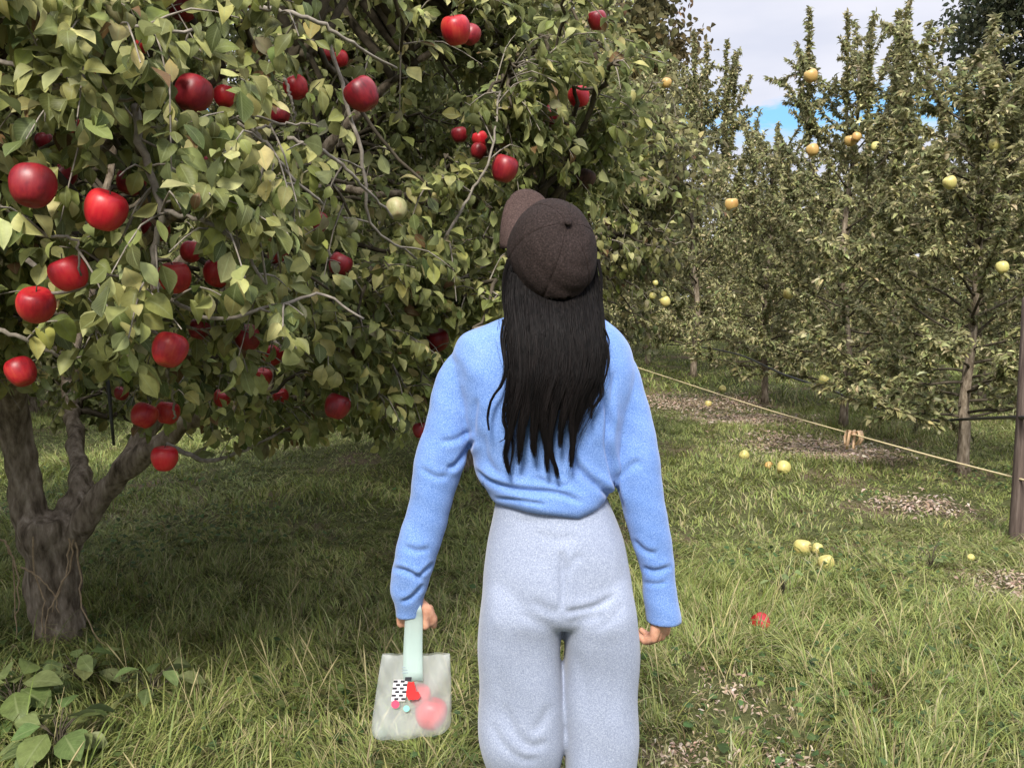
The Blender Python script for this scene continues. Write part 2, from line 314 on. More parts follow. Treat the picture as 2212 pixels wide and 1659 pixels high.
# ------------------------------------------------------------------ young (yellow) apple tree
def young_tree(name, rg, H, Rr, zlow=.55, dens=.016, shoots=9):
    root = empty(name, (0, 0, 0)); tb = MB()
    zz = np.linspace(-.05, H * .86, 22); lx = .05 * np.sin(zz * 2.1 + rg.uniform(0, 6)); ly = .05 * np.sin(zz * 1.7 + rg.uniform(0, 6)); lx[:4] *= .3; ly[:4] *= .3
    lead = np.stack([lx, ly, zz], 1); tb.tube(lead, np.interp(zz, [0, .08, .5, H], [.062, .046, .04, .010]), 12)
    link('trunk', tb.mesh('trunk'), root, M_bark)
    bb = MB(); paths = []; nb = 54
    for i in range(nb):
        z = zlow + (H * .80 - zlow) * (i / nb) ** 1.15; a = i * 2.4 + rg.uniform(-.3, .3); f = (z - zlow) / (H - zlow)
        L = Rr * (1.0 - .62 * f) * rg.uniform(.7, 1.12); st = np.array([np.interp(z, zz, lx), np.interp(z, zz, ly), z])
        el = rg.uniform(.25, .7) + .3 * f - (.35 if i < 14 else 0); d = np.array([math.cos(a) * math.cos(el), math.sin(a) * math.cos(el), math.sin(el)])
        m = st + d * L * .5 + rg.normal(0, .03, 3); e = st + d * L + np.array([0, 0, L * rg.uniform(-.15, .4)]); p = wob(rg, smoothpath([st, m, e], 10), .008)
        bb.tube(p, np.linspace(.014 - .006 * f, .003, 10), 5); paths.append(p[2:])
        for j in range(9 if i < 16 else 6):
            t = rg.integers(2, 10); b = p[t]; dd = nrm(d * .5 + rg.normal(0, .55, 3) + np.array([0, 0, .45])); l = rg.uniform(.16, .42)
            q = smoothpath([b, b + dd * l * .5 + rg.normal(0, .012, 3), b + dd * l + np.array([0, 0, -.08 * l])], 5); bb.tube(q, np.linspace(.004, .0016, 5), 4, cap=False); paths.append(q)
    for i in range(shoots):
        z = H * rg.uniform(.55, .8); a = rg.uniform(0, 6.28); r = rg.uniform(0, Rr * .42); b = np.array([math.cos(a) * r, math.sin(a) * r, z])
        top = H * rg.uniform(.84, 1.02); e = np.array([b[0] * 1.15 + rg.normal(0, .04), b[1] * 1.15, top])
        q = smoothpath([np.array([b[0] * .4, b[1] * .4, z - .25]), b, (b + e) / 2 + rg.normal(0, .03, 3), e], 12); bb.tube(q, np.linspace(.008, .002, 12), 5); paths.append(q[3:]); paths.append(q[3:])
        for j in range(7):
            t = rg.integers(3, 10); c = q[t]; dd = nrm(rg.normal(0, .4, 3) + np.array([0, 0, 1.])); l = rg.uniform(.08, .25); s = smoothpath([c, c + dd * l * .5, c + dd * l], 4); bb.tube(s, np.linspace(.003, .0015, 4), 4, cap=False); paths.append(s)
    link('branches', bb.mesh('branches'), root, M_dtwig)
    out = []; twig_leaves(rg, paths, out, dens); X = np.concatenate([o[0] for o in out]); T = np.concatenate([o[1] for o in out]); n = len(X)
    D = nrm(T * .75 + rg.normal(0, .6, (n, 3))); Up = nrm(np.array([0, 0, 1.]) + rg.normal(0, .5, (n, 3)) - T * .3)
    L = rg.uniform(.045, .082, n); W = L * rg.uniform(.32, .48, n)
    col = palette(rg, n, [(.27, .265, .115), (.20, .21, .085), (.37, .34, .17), (.46, .41, .24), (.14, .16, .065)], [5, 5, 3, 1.5, 2.5])
    leaves('foliage', M_leaf2, X, D, Up, L, W, col, PROF_C, rg.uniform(.4, 2.0, n), rg.uniform(.2, 1.0, n), root)
    return root
def copy_tree(o, loc, rz, sc, name=None):
    c = o.copy(); C.objects.link(c); c.location = loc; c.rotation_euler = (0, 0, rz); c.scale = (sc[0], sc[0], sc[1])
    for ch in o.children:
        d = ch.copy(); C.objects.link(d); d.parent = c
    return c
# ================================================================== ground and grass
gn = 260; xs = np.concatenate([[-250, -60, -25], np.linspace(-12, 14, gn), [30, 60, 250]]); ys = np.concatenate([[-60, -10], np.linspace(-2, 26, gn), [40, 80, 300]])
gx, gy = np.meshgrid(xs, ys, indexing='ij'); gz = hgt(gx, gy); gz[(gx < -14) | (gx > 16) | (gy > 30) | (gy < -3)] = 0
GV = np.stack([gx, gy, gz], -1).reshape(-1, 3); nx, ny = len(xs), len(ys); ii, jj = np.meshgrid(np.arange(nx - 1), np.arange(ny - 1), indexing='ij')
GQ = np.stack([ii * ny + jj, (ii + 1) * ny + jj, (ii + 1) * ny + jj + 1, ii * ny + jj + 1], -1).reshape(-1, 4)
m, t, b, o = mat('orchard_soil_and_turf'); s1 = noise(t, 1.1, 6); s2 = noise(t, 38, 6, .7)
c1 = ramp(t, s2, [(.3, (.035, .040, .016)), (.55, (.085, .09, .034)), (.75, (.15, .14, .07))]); c2 = ramp(t, s2, [(.3, (.06, .042, .026)), (.7, (.20, .15, .10))])
mr = N(t, 'ShaderNodeMapRange'); t.links.new(s1, mr.inputs[0]); mr.inputs[1].default_value = .52; mr.inputs[2].default_value = .64
mm = N(t, 'ShaderNodeMix', data_type='RGBA'); t.links.new(mr.outputs[0], mm.inputs[0]); t.links.new(c1, mm.inputs[6]); t.links.new(c2, mm.inputs[7]); t.links.new(mm.outputs[2], b.inputs['Base Color'])
b.inputs['Roughness'].default_value = .95; b.inputs['Specular IOR Level'].default_value = .1; bump(t, b, s2, .8, .03)
tag(link('ground', npmesh('ground', GV, GQ), None, m), kind='structure', label='uneven turf and soil of the orchard floor')
rg = np.random.default_rng(3)
bare = [(G(1600, 1540), .22), (G(1560, 1500), .15), (G(1500, 870), .9), (G(1620, 905), .7), (G(1760, 960), .75), (G(1850, 985), .4), (G(2205, 1275), .25), (G(1480, 1650), .14), (G(1720, 1655), .12), (G(1990, 1100), .3)]
def bareness(x, y):
    v = np.zeros_like(x)
    for c, r in bare: v = np.maximum(v, np.exp(-(((x - c.x) / r) ** 2 + ((y - c.y) / (r * 1.0)) ** 2) ** 1.3))
    return v
def nz2(x, y, s, ph=0):
    return np.sin(x * s + ph + 1.7 * np.sin(y * s * .7 + ph)) * np.cos(y * s * 1.1 - ph + 1.3 * np.sin(x * s * .8))
def grass_patch(n, y0, y1, margin, Lr, Wr, seg, clump=.5):
    y = np.sqrt(rg.uniform(y0 ** 2, y1 ** 2, n)); x = rg.uniform(-1, 1, n) * (.585 * y + margin)
    # pull into tufts
    cxs = np.floor(x / .13) ; cys = np.floor(y / .13); h = np.sin(cxs * 127.1 + cys * 311.7) * 43758.5; h = h - np.floor(h); h2 = np.sin(cxs * 269.5 + cys * 183.3) * 43758.5; h2 = h2 - np.floor(h2)
    f = rg.uniform(0, clump, n) * (h > .35); x += ((cxs + h) * .13 - x) * f; y += ((cys + h2) * .13 - y) * f
    bn = bareness(x, y); k = rg.random(n) > bn * .88; x, y, h, h2, bn = x[k], y[k], h[k], h2[k], bn[k]; n = len(x)
    A = nz2(x, y, 1.6, 2) * 2.4 + h * 5.0 + nz2(x, y, 5, 1) * 1.2 + rg.normal(0, .8, n)
    lean = np.clip(1.0 + .40 * nz2(x, y, 2.2, 4) + rg.normal(0, .28, n), .1, 1.6)
    L = rg.uniform(*Lr, n) * (1 + .45 * nz2(x, y, 1.1, 5) + .25 * (h2 - .5)) * (1 - .5 * bn); W = rg.uniform(*Wr, n)
    d = np.stack([np.cos(A), np.sin(A), np.zeros(n)], 1); sd = np.stack([-np.sin(A), np.cos(A), np.zeros(n)], 1)
    u = np.linspace(0, 1, seg + 1); a0 = lean[:, None] * .55; ang = a0 + (lean[:, None] * 1.5 + .25) * u[None] ** 1.3
    ds = L[:, None] / seg; hx = np.cumsum(np.sin(ang) * ds, 1) - np.sin(ang) * ds; hz = np.cumsum(np.cos(ang) * ds, 1) - np.cos(ang) * ds
    hz = np.maximum(hz, .004)
    base = np.stack([x, y, hgt(x, y) - .006], 1); ctr = base[:, None] + d[:, None] * hx[..., None]; ctr[:, :, 2] += hz
    tw = rg.normal(0, .5, n)[:, None]; ws = (sd * np.cos(tw) + np.array([0, 0, 1.]) * 0 + d * np.sin(tw)) 
    wp = np.array([1, .95, .7, .12]) if seg == 3 else np.interp(u, [0, .3, .7, 1], [1, 1, .7, .1])
    V = np.stack([ctr - ws[:, None] * (W[:, None] * wp)[..., None] / 2, ctr + ws[:, None] * (W[:, None] * wp)[..., None] / 2], 2)
    K = (seg + 1) * 2; q = np.array([[2 * i, 2 * i + 1, 2 * i + 3, 2 * i + 2] for i in range(seg)]); Q = (np.arange(n)[:, None, None] * K + q[None]).reshape(-1, 4)
    dry = np.clip(.12 + .16 * nz2(x, y, .9, 3) + .5 * bn, 0, .85) ; isd = rg.random(n) < dry
    col = palette(rg, n, [(.18, .22, .052), (.26, .29, .082), (.11, .15, .040), (.37, .37, .14)], [5, 5, 2.5, 2.5], .15)
    col[isd] = palette(rg, int(isd.sum()), [(.36, .32, .16), (.27, .22, .12), (.44, .39, .23)], [3, 3, 1.5], .12)
    cc = np.ones((n, K, 4)); cc[..., :3] = col[:, None]
    return V.reshape(-1, 3), Q, cc.reshape(-1, 4)
parts = [grass_patch(175000, 1.2, 5.2, .7, (.035, .10), (.0028, .0055), 4), grass_patch(5000, 1.2, 5.5, .7, (.12, .22), (.0035, .006), 5, .8), grass_patch(110000, 5.2, 11, .9, (.05, .11), (.005, .009), 3), grass_patch(90000, 11, 30, 2.5, (.06, .13), (.012, .022), 3)]
V = np.concatenate([p[0] for p in parts]); off = np.cumsum([0] + [len(p[0]) for p in parts[:-1]]); Q = np.concatenate([p[1] + o_ for p, o_ in zip(parts, off)]); cc = np.concatenate([p[2] for p in parts])
tag(link('grass', npmesh('grass', V, Q, {'col': ('FLOAT_COLOR', cc)}), None, M_grass), kind='stuff', label='long tufted green and straw coloured grass of the orchard alley', cat='grass')
# straw seed stalks
n = 260; px = rg.uniform(0, 1, n); x = []; y = []
sb = MB()
for i in range(n):
    c = [(-.55, 2.75, .35), (.9, 2.9, .8), (-.2, 2.6, .3), (1.5, 3.4, .7)][i % 4]; bx = rg.normal(c[0], c[2]); by = rg.normal(c[1], .35)
    if by < 2.0: continue
    l = rg.uniform(.12, .27); a = rg.uniform(0, 6.28); e = np.array([bx + math.cos(a) * l * .5, by + math.sin(a) * l * .5, l]); b0 = np.array([bx, by, 0]); q = smoothpath([b0, (b0 + e) / 2 + [0, 0, .02], e], 7)
    sb.tube(q, [.0011, .0011, .0011, .001, .0028, .003, .0008] if i % 3 == 0 else np.linspace(.0013, .0008, 7), 4, cap=False)
M_straw = simple('straw', [(.3, (.24, .20, .09)), (.7, (.40, .35, .18))], 60, .8, 0)
tag(link('dry_grass_stalks', sb.mesh(), None, M_straw), kind='stuff', label='dry straw stalks and seed heads standing in the grass', cat='grass')
# leaf litter
n = 11000; k = rg.choice(len(bare), n, p=np.array([.15, .1, 3.95, 3, 3, 1.5, .7, .3, .3, 1]) / 14.); cen = np.array([[bare[i][0].x, bare[i][0].y, bare[i][1]] for i in k])
x = cen[:, 0] + rg.normal(0, .5, n) * cen[:, 2]; y = cen[:, 1] + rg.normal(0, .5, n) * cen[:, 2]; pos = np.stack([x, y, hgt(x, y) + rg.uniform(.01, .03, n)], 1)
a = rg.uniform(0, 6.28, n); D = np.stack([np.cos(a), np.sin(a), rg.normal(0, .2, n)], 1); L = rg.uniform(.010, .030, n) * np.interp(y, [3, 7], [1, 2.0])
tag(leaves('leaf_litter', M_far, pos, D, nrm(np.array([0, 0, 1.]) + rg.normal(0, .3, (n, 3))), L, L * rg.uniform(.2, .5, n), palette(rg, n, [(.44, .33, .25), (.33, .24, .17), (.52, .43, .35), (.24, .21, .10)], [4, 3, 2, 2]), PROF_C, rg.uniform(.2, 1.6, n), rg.uniform(0, .6, n)), kind='stuff', label='pinkish brown dead leaves littering the worn strip under the rope', cat='leaf litter')
# ground herbs (clover-like low cover)
n = 15000; y = np.sqrt(rg.uniform(1.8 ** 2, 7 ** 2, n)); x = rg.uniform(-1, 1, n) * (.6 * y + .4); kk = nz2(x, y, 1.9, .7) + rg.normal(0, .3, n) > .35; x = x[kk]; y = y[kk]; n = len(x); a = rg.uniform(0, 6.28, n)
L = rg.uniform(.015, .04, n); tag(leaves('clover', M_far, np.stack([x, y, hgt(x, y) + rg.uniform(.02, .07, n)], 1), np.stack([np.cos(a), np.sin(a), rg.normal(0, .3, n)], 1), nrm(np.array([0, 0, 1.]) + rg.normal(0, .35, (n, 3))), L, L * .8, palette(rg, n, [(.06, .10, .035), (.10, .14, .04), (.15, .17, .05)], [4, 3, 1]), PROF_C, rg.uniform(0, .8, n), rg.uniform(0, .4, n)), kind='stuff', label='low clover and small weeds between the grass tufts', cat='ground cover')
# broad-leaved weeds
M_weed = leafmat('weed_leaf', under=(.22, .26, .14), rough=.5)
def weed(px, py, n, L0, seed, label, lean=.35):
    rg = np.random.default_rng(seed); g = G(px, py); root = empty('broadleaf_weed', (g.x, g.y, float(hgt(g.x, g.y))))
    st = MB(); pos = []; D = []
    for i in range(n):
        a = i * 2.4 + rg.uniform(-.3, .3); h = rg.uniform(.05, .15); r = rg.uniform(.02, .09); e = np.array([math.cos(a) * r, math.sin(a) * r, h]); st.tube(smoothpath([np.zeros(3), e * [.3, .3, .7], e], 5), np.linspace(.003, .0018, 5), 4, cap=False)
        pos.append(e); D.append([math.cos(a), math.sin(a), rg.uniform(-.25, .3)])
    link('stem', st.mesh(), root, M_dtwig); L = rg.uniform(.7, 1.15, n) * L0
    leaves('leaves', M_weed, np.array(pos), np.array(D), nrm(np.array([0, 0, 1.]) + rg.normal(0, .3, (n, 3))), L, L * rg.uniform(.6, .75, n), palette(rg, n, [(.15, .19, .065), (.19, .23, .085), (.11, .15, .05)], [1, 1, 1], .1), PROF_A, rg.uniform(.2, .9, n), rg.uniform(.1, .4, n), root, True, .02, rg)
    return tag(root, label, 'weed', 'broad-leaved weeds in the grass')
weed(35, 1560, 22, .15, 1, 'large round-leaved weed at the bottom left corner of the grass')
weed(130, 1650, 20, .12, 2, 'broad-leaved weed lowest in the left corner, below the larger one')
weed(170, 1480, 20, .095, 3, 'small green broad-leaved weed just below the foot of the grey trunk')
weed(325, 1530, 10, .10, 4, 'small weed with upright leaves right of the big corner weeds')
weed(1690, 1290, 7, .05, 5, 'low dark green weed in the grass right of the empty hand')
weed(2010, 1230, 9, .06, 6, 'dark green leafy weed patch in the grass at the right')
# ================================================================== big apple tree, near left
TB = G(118, 1395); T0 = np.array((TB.x, 3.57, 0.)); TX = T0[0]
D0 = 3.57
def PN(*a): return np.array(P(*a))
trunk = [PN(140, 1440, D0), PN(134, 1395, D0), PN(119, 1300, D0), PN(110, 1200, D0), PN(98, 1120, D0)]
limbs = [(trunk, .084, .112),
    ([PN(90, 1190, D0), PN(55, 1060, D0), PN(38, 900, D0 - .03), PN(20, 760, D0 - .2), PN(30, 520, D0 - .5), PN(60, 250, D0 - .8), PN(80, 60, D0 - 1.0)], .082, .020),
    ([PN(120, 1180, D0), PN(170, 1060, D0 + .1), PN(165, 960, D0 + .3), PN(150, 820, D0 + .6), PN(200, 600, D0 + .9), PN(250, 300, D0 + 1.2)], .064, .02),
    ([PN(135, 1190, D0), PN(200, 1100, D0 - .05), PN(265, 1020, D0 - .1), PN(330, 965, D0 - .15), PN(430, 905, D0 - .2), PN(570, 870, D0 - .3), PN(680, 800, D0 - .5), PN(850, 700, D0 - .45)], .060, .015),
    ([PN(265, 1020, D0 - .1), PN(350, 870, D0), PN(480, 640, D0 + .1), PN(640, 400, D0 + .1), PN(820, 200, D0 + .1), PN(1000, 60, D0 + .2)], .045, .015),
    ([PN(20, 760, D0 - .2), PN(90, 640, D0 - .9), PN(250, 560, D0 - 1.3), PN(310, 520, D0 - 1.4), PN(420, 420, D0 - 1.55)], .035, .012),
    ([PN(38, 900, D0), np.array([TX - .8, 3.7, 1.5]), np.array([TX - 1.6, 3.8, 2.0])], .06, .015),
    ([PN(150, 820, D0 + .6), np.array([TX + .5, 4.6, 1.9]), np.array([TX + 1.1, 5.2, 2.4])], .05, .015),
    ([PN(30, 520, D0 - .5), PN(200, 330, D0 - 1.0), PN(420, 200, D0 - 1.3), PN(640, 120, D0 - 1.3)], .03, .010),
    ([PN(640, 400, D0 + .1), PN(850, 420, D0 - .3), PN(1050, 450, D0 - .4), PN(1200, 430, D0 - .3)], .025, .008)]
def zmin1(x, y):
    z = 1.20 + (min(max(y, 1.6), 3.3) - 1.9) / 1.4 * (.84 - 1.20)
    if y < 3.5 and x < -.42 * y - .05: z = max(z, 1.02)
    if y > 4.0: z = .78
    return z
def keep1(p):
    if p[1] < 2.45 and p[0] > -.40: return False
    if p[0] > -.15 and p[1] < 2.7: return False
    if p[0] ** 2 + p[1] ** 2 < 1.45 ** 2: return False
    # open triangle under the crown where the lit grass shows, and sky gap at the top
    if (p[0] / p[1]) > -.09 and p[2] < .9: return False
    return True
H = lambda *pp: [PN(*q) for q in pp]
hero = [(H((290, 230, 1.75), (305, 310, 1.72), (335, 400, 1.70), (350, 460, 1.69), (338, 520, 1.69), (328, 575, 1.70), (340, 625, 1.70), (385, 658, 1.72)), .0085, .0045),
    (H((345, 455, 1.69), (410, 470, 1.70), (475, 492, 1.72), (530, 550, 1.75), (575, 612, 1.78)), .0055, .003),
    (H((385, 658, 1.72), (470, 690, 1.75), (600, 660, 1.78), (700, 640, 1.82), (790, 690, 1.85)), .0045, .0025),
    (H((515, 265, 1.8), (560, 295, 1.82), (600, 345, 1.85), (640, 395, 1.88), (700, 440, 1.95)), .0055, .003),
    (H((545, 280, 1.81), (610, 268, 1.85), (690, 272, 1.9)), .003, .002),
    (H((560, 15, 1.9), (640, 32, 1.92), (710, 60, 1.95), (770, 100, 2.0), (860, 150, 2.1)), .006, .003),
    (H((140, -20, 1.7), (190, 70, 1.72), (240, 130, 1.74), (300, 150, 1.76)), .005, .003),
    (H((112, -20, 1.62), (113, 90, 1.62), (114, 190, 1.62)), .003, .002),
    (H((615, 170, 2.1), (630, 220, 2.1), (640, 260, 2.1)), .004, .003),
    (H((310, 520, 1.9), (270, 560, 1.8), (180, 620, 1.72), (60, 640, 1.7)), .006, .003),
    (H((20, 470, 1.6), (90, 510, 1.6), (165, 520, 1.62), (170, 590, 1.64)), .004, .002),
    (H((700, 60, 2.3), (780, 330, 2.3), (800, 480, 2.35), (900, 560, 2.5)), .006, .003),
    (H((850, 700, 2.9), (960, 620, 3.0), (1080, 560, 3.1)), .006, .003),
    (H((960, 520, 2.7), (1010, 430, 2.7), (1060, 340, 2.7), (1080, 200, 2.8)), .005, .003),
    (H((380, 640, 2.6), (520, 700, 2.6), (660, 760, 2.65), (780, 850, 2.75)), .008, .003),
    (H((560, 560, 2.7), (700, 640, 2.7), (820, 740, 2.75), (880, 850, 2.85)), .008, .003),
    (H((820, 480, 2.9), (880, 600, 2.9), (910, 740, 2.95), (905, 900, 3.0)), .008, .003),
    (H((200, 600, 2.3), (330, 680, 2.35), (480, 730, 2.4), (600, 800, 2.5)), .007, .003),
    (H((240, 640, 3.9), (300, 760, 4.0), (420, 860, 4.0), (540, 930, 4.0)), .010, .004),
    (H((20, 640, 4.1), (90, 760, 4.2), (150, 860, 4.3), (240, 900, 4.4)), .010, .004),
    (H((60, 560, 1.9), (160, 660, 1.9), (230, 740, 1.95), (300, 800, 2.0)), .006, .003),
    (H((-60, 700, 1.8), (20, 720, 1.8), (110, 760, 1.85), (150, 800, 1.9)), .006, .003),
    (H((620, 300, 1.95), (700, 330, 1.98), (780, 400, 2.05), (850, 470, 2.2)), .005, .003),
    (H((330, 330, 1.8), (430, 400, 1.82), (540, 430, 1.85), (640, 480, 1.9)), .005, .003),
    (H((-40, 120, 1.6), (80, 160, 1.62), (200, 220, 1.66), (330, 210, 1.7)), .005, .003),
    (H((-40, 20, 1.6), (120, 60, 1.62), (260, 60, 1.66), (420, 70, 1.75)), .005, .003),
    (H((420, 800, 3.0), (500, 840, 2.95), (600, 880, 2.95), (690, 930, 3.0)), .007, .003),
    (H((560, 720, 3.1), (650, 780, 3.1), (760, 850, 3.1), (850, 930, 3.1)), .007, .003),
    (H((640, 660, 2.7), (740, 740, 2.7), (810, 830, 2.75), (840, 910, 2.8)), .006, .003),
    (H((300, 720, 3.2), (380, 790, 3.2), (460, 860, 3.2), (520, 940, 3.2)), .007, .003),
    (H((700, 540, 2.9), (800, 640, 2.9), (870, 760, 2.95), (900, 940, 3.0)), .007, .003),
    (H((760, 600, 3.4), (850, 720, 3.4), (900, 840, 3.4), (930, 930, 3.4)), .007, .003),
    (H((300, 700, 2.6), (400, 760, 2.6), (480, 830, 2.65), (560, 850, 2.7)), .006, .003),
    (H((160, 700, 3.9), (260, 800, 3.9), (340, 880, 3.9), (420, 950, 3.9)), .007, .003),
    (H((540, 800, 3.8), (640, 860, 3.8), (740, 900, 3.8), (860, 930, 3.8)), .007, .003),
    (H((360, 960, 3.2), (450, 995, 3.15), (520, 975, 3.1), (600, 940, 3.1)), .010, .004),
    (H((350, 770, 2.3), (372, 850, 2.4), (378, 905, 2.45)), .004, .003)]
# red apples: px, py, diameter px, depth, colour key, visibility, label
RED = [
 (70, 402, 98, 1.55, 'd', 1, 'largest dark red apple, at the left edge above the bright one'),
 (228, 455, 92, 1.62, 'b', 1, 'brightest glossy red apple, fully clear of leaves, upper left'),
 (148, 592, 82, 1.66, 'b', 1, 'red apple with a yellow dimple, touching the apple below it at the left'),
 (78, 660, 82, 1.70, 'r', 1, 'round dark red apple just below the one with the yellow dimple'),
 (367, 756, 80, 1.78, 'r', 1, 'red apple hanging beside two pale turned leaves'),
 (45, 803, 62, 2.0, 'r', 1, 'small red apple lowest on the left edge, in front of the trunk'),
 (418, 205, 84, 1.85, 'd', .95, 'large dark crimson apple half covered by leaves near the top left'),
 (485, 209, 46, 2.2, 'b', .9, 'sliver of orange-red apple right beside the large dark crimson one'),
 (208, 148, 56, 2.2, 'r', .8, 'red apple peeping between leaves high on the left'),
 (305, 95, 40, 2.6, 'r', .8, 'small dull red apple above the large crimson one, near the top'),
 (150, 268, 38, 2.4, 'b', .8, 'small bright red apple deep in the leaves above the biggest apple'),
 (95, 305, 36, 2.5, 'd', .7, 'dark apple just below left of the small bright one at the left'),
 (140, 380, 46, 2.1, 'd', .8, 'dark purple-red apple tucked behind the largest left-edge apple'),
 (283, 392, 60, 2.2, 'd', .8, 'shaded dark apple above right of the brightest apple'),
 (338, 495, 58, 2.3, 'd', .8, 'shaded apple crossed by the pale hanging branch'),
 (378, 600, 66, 2.1, 'r', .95, 'red apple with a leaf over it, right of the bend in the pale branch'),
 (470, 590, 60, 2.3, 'r', .85, 'red apple behind two hanging leaves, middle of the left crown'),
 (412, 545, 44, 2.6, 'r', .7, 'red apple sliver above the leaf-covered pair in the mid left crown'),
 (600, 550, 44, 2.7, 'd', .8, 'small shaded red apple left of centre in the crown'),
 (735, 572, 50, 2.6, 'd', .8, 'dark apple in shade midway between the left crown and the cap'),
 (312, 898, 56, 2.6, 'r', 1, 'left apple of the pair hanging low over the forked limb'),
 (362, 892, 52, 2.7, 'r', 1, 'right apple of the pair hanging low over the forked limb'),
 (355, 990, 58, 2.55, 'b', 1, 'lowest red apple, hanging just over the right limb of the trunk'),
 (728, 878, 56, 2.6, 'd', 1, 'dark red apple hanging alone at the lower right edge of the crown'),
 (590, 768, 44, 2.8, 'r', .8, 'red apple half hidden below the bright leafy bough'),
 (568, 815, 40, 2.9, 'r', .8, 'red apple just below the half hidden one under the bough'),
 (480, 860, 38, 2.9, 'r', .8, 'small apple in shade between the low pair and the lone dark one'),
 (607, 857, 34, 3.0, 'r', .8, 'small apple left of the lone dark red apple low in the crown'),
 (262, 850, 30, 3.0, 'd', .8, 'smallest dim apple above the low hanging pair'),
 (535, 730, 54, 2.4, 'd', .8, 'dark apple under the bright bough, right of the turned pale leaves'),
 (430, 712, 44, 2.4, 'd', .7, 'dark apple just right of the one beside the pale leaves'),
 (640, 190, 50, 2.5, 'r', .95, 'crimson apple behind a short grey twig, top middle of the crown'),
 (782, 205, 70, 2.1, 'd', .95, 'dark red apple with a pale leaf folded over its top'),
 (605, 248, 42, 2.8, 'd', .7, 'shaded apple just under the crimson one behind the grey twig'),
 (985, 66, 62, 2.5, 'r', 1, 'red apple hanging clear at the top, above the cap to the left'),
 (1016, 76, 42, 2.7, 'd', .9, 'dark apple tucked behind the clear one near the top edge'),
 (735, 128, 34, 3.0, 'r', .8, 'right one of two small red apples near the top of the crown'),
 (705, 115, 32, 3.0, 'd', .8, 'left one of two small red apples near the top of the crown'),
 (430, 348, 44, 2.6, 'd', .7, 'shaded apple behind leaves left of the bare fork of twigs'),
 (685, 482, 46, 2.7, 'd', .7, 'very dark apple in the shade right of the yellow leaves'),
 (1090, 365, 57, 2.75, 'd', 1, 'dark red apple hanging just above the brown cap'),
 (1250, 210, 46, 3.3, 'b', .95, 'bright red apple above right of the cap'),
 (1190, 250, 46, 3.2, 'd', .85, 'dark apple behind a twig, left of the bright one above the cap'),
 (1037, 302, 34, 3.2, 'b', .9, 'small light red apple, upper one of two left above the cap'),
 (992, 292, 34, 3.2, 'd', .8, 'small dark apple left of the two above the cap'),
 (1034, 327, 34, 3.1, 'd', .85, 'small dark red apple directly under the light one above the cap'),
 (1265, 387, 40, 3.3, 'k', .9, 'shrivelled brown-black apple right of the top of the cap'),
 (1290, 45, 40, 3.4, 'd', .8, 'dim red apple near the top edge, in front of the brown tree'),
 (395, 14, 62, 2.1, 'd', .8, 'dark red apple cut by the top edge of the picture, at the left'),
 (550, 3, 40, 2.4, 'd', .8, 'small dark apple at the very top edge, right of the larger cut one'),
 (945, 735, 50, 3.0, 'd', .8, 'dim red apple in shade beside the left shoulder of the blue sweater'),
 (908, 930, 34, 2.9, 'd', .8, 'low red apple peeping out behind the left upper arm'),
 (857, 452, 46, 2.5, 'g', 1, 'unripe pale green apple among the leaves left of the cap')]
root1, br1, tw1, d1 = red_tree('apple_tree', tuple(T0), np.random.default_rng(11), (TX, 3.6, 2.15), (2.35, 2.25, 1.55), limbs, 680, .0115, zmin1, hero, keep1, tw_gap=.042, clear=[(a_[0], a_[1], a_[2] * .55, a_[3] + .03) for a_ in RED if a_[5] >= .9], fusebase=True)
tag(root1, 'big spreading apple tree full of red apples with forked grey trunk at the left', 'tree')
# clear the view of the fruit (leaves that would sit right on it)
pxs, pys, dd = proj(d1['X'] + d1['D'] * d1['L'][:, None] * .5); rga = np.random.default_rng(5)
lr = d1['L'] * F / dd * .42
for (ax, ay, ds, dep, ck, vis, lab) in RED:
    q = (dd < dep + .03) & (np.hypot(pxs - ax, pys - ay) < ds * .5 + lr * (.9 if vis == 1 else .55)) & (rga.random(len(dd)) < (1 if vis == 1 else vis))
    d1['k'] &= ~q
# clear the trunk, the sky gap and the line to the hero branches a little
d1['k'] &= ~((pxs > 1105) & (pxs < 1165) & (pys > 85) & (pys < 185) & (rga.random(len(dd)) < .8))
d1['k'] &= ~((pxs < 290) & (pys > 850) & (dd < D0 + .1) & (rga.random(len(dd)) < .85))
for pts, r0, r1 in hero[:6]:
    hx, hy, hd = proj(smoothpath(pts, 22))
    for a_, b_, c_ in zip(hx, hy, hd): d1['k'] &= ~((dd < c_ + .02) & (np.hypot(pxs - a_, pys - b_) < 24) & (rga.random(len(dd)) < .55))
finish_tree(root1, br1, tw1, d1)
# ------------------------------------------------------------------ apples
def apple_mesh():
    k, n = 28, 18; prof = []
    for i in range(n + 1):
        a = math.pi * i / n; r = math.sin(a) ** .82 * (1 + .12 * math.cos(a)); z = math.cos(a) * 1.12
        z -= .26 * math.exp(-(a / .42) ** 2); z += .16 * math.exp(-((math.pi - a) / .36) ** 2); prof.append((max(r, .004), z))
    V = []; 
    for (r, z) in prof:
        for j in range(k):
            t = j * 2 * math.pi / k; w = 1 + .025 * math.cos(5 * t) * (1 if z < 0 else .5) + .02 * math.cos(2 * t + 1); V.append((r * w * math.cos(t) * .5, r * w * math.sin(t) * .5, z * .5 * (1 + .02 * math.cos(t))))
    Q = [[i * k + j, (i + 1) * k + j, (i + 1) * k + (j + 1) % k, i * k + (j + 1) % k] for i in range(n) for j in range(k)]
    return npmesh('apple', np.array(V), np.array(Q))
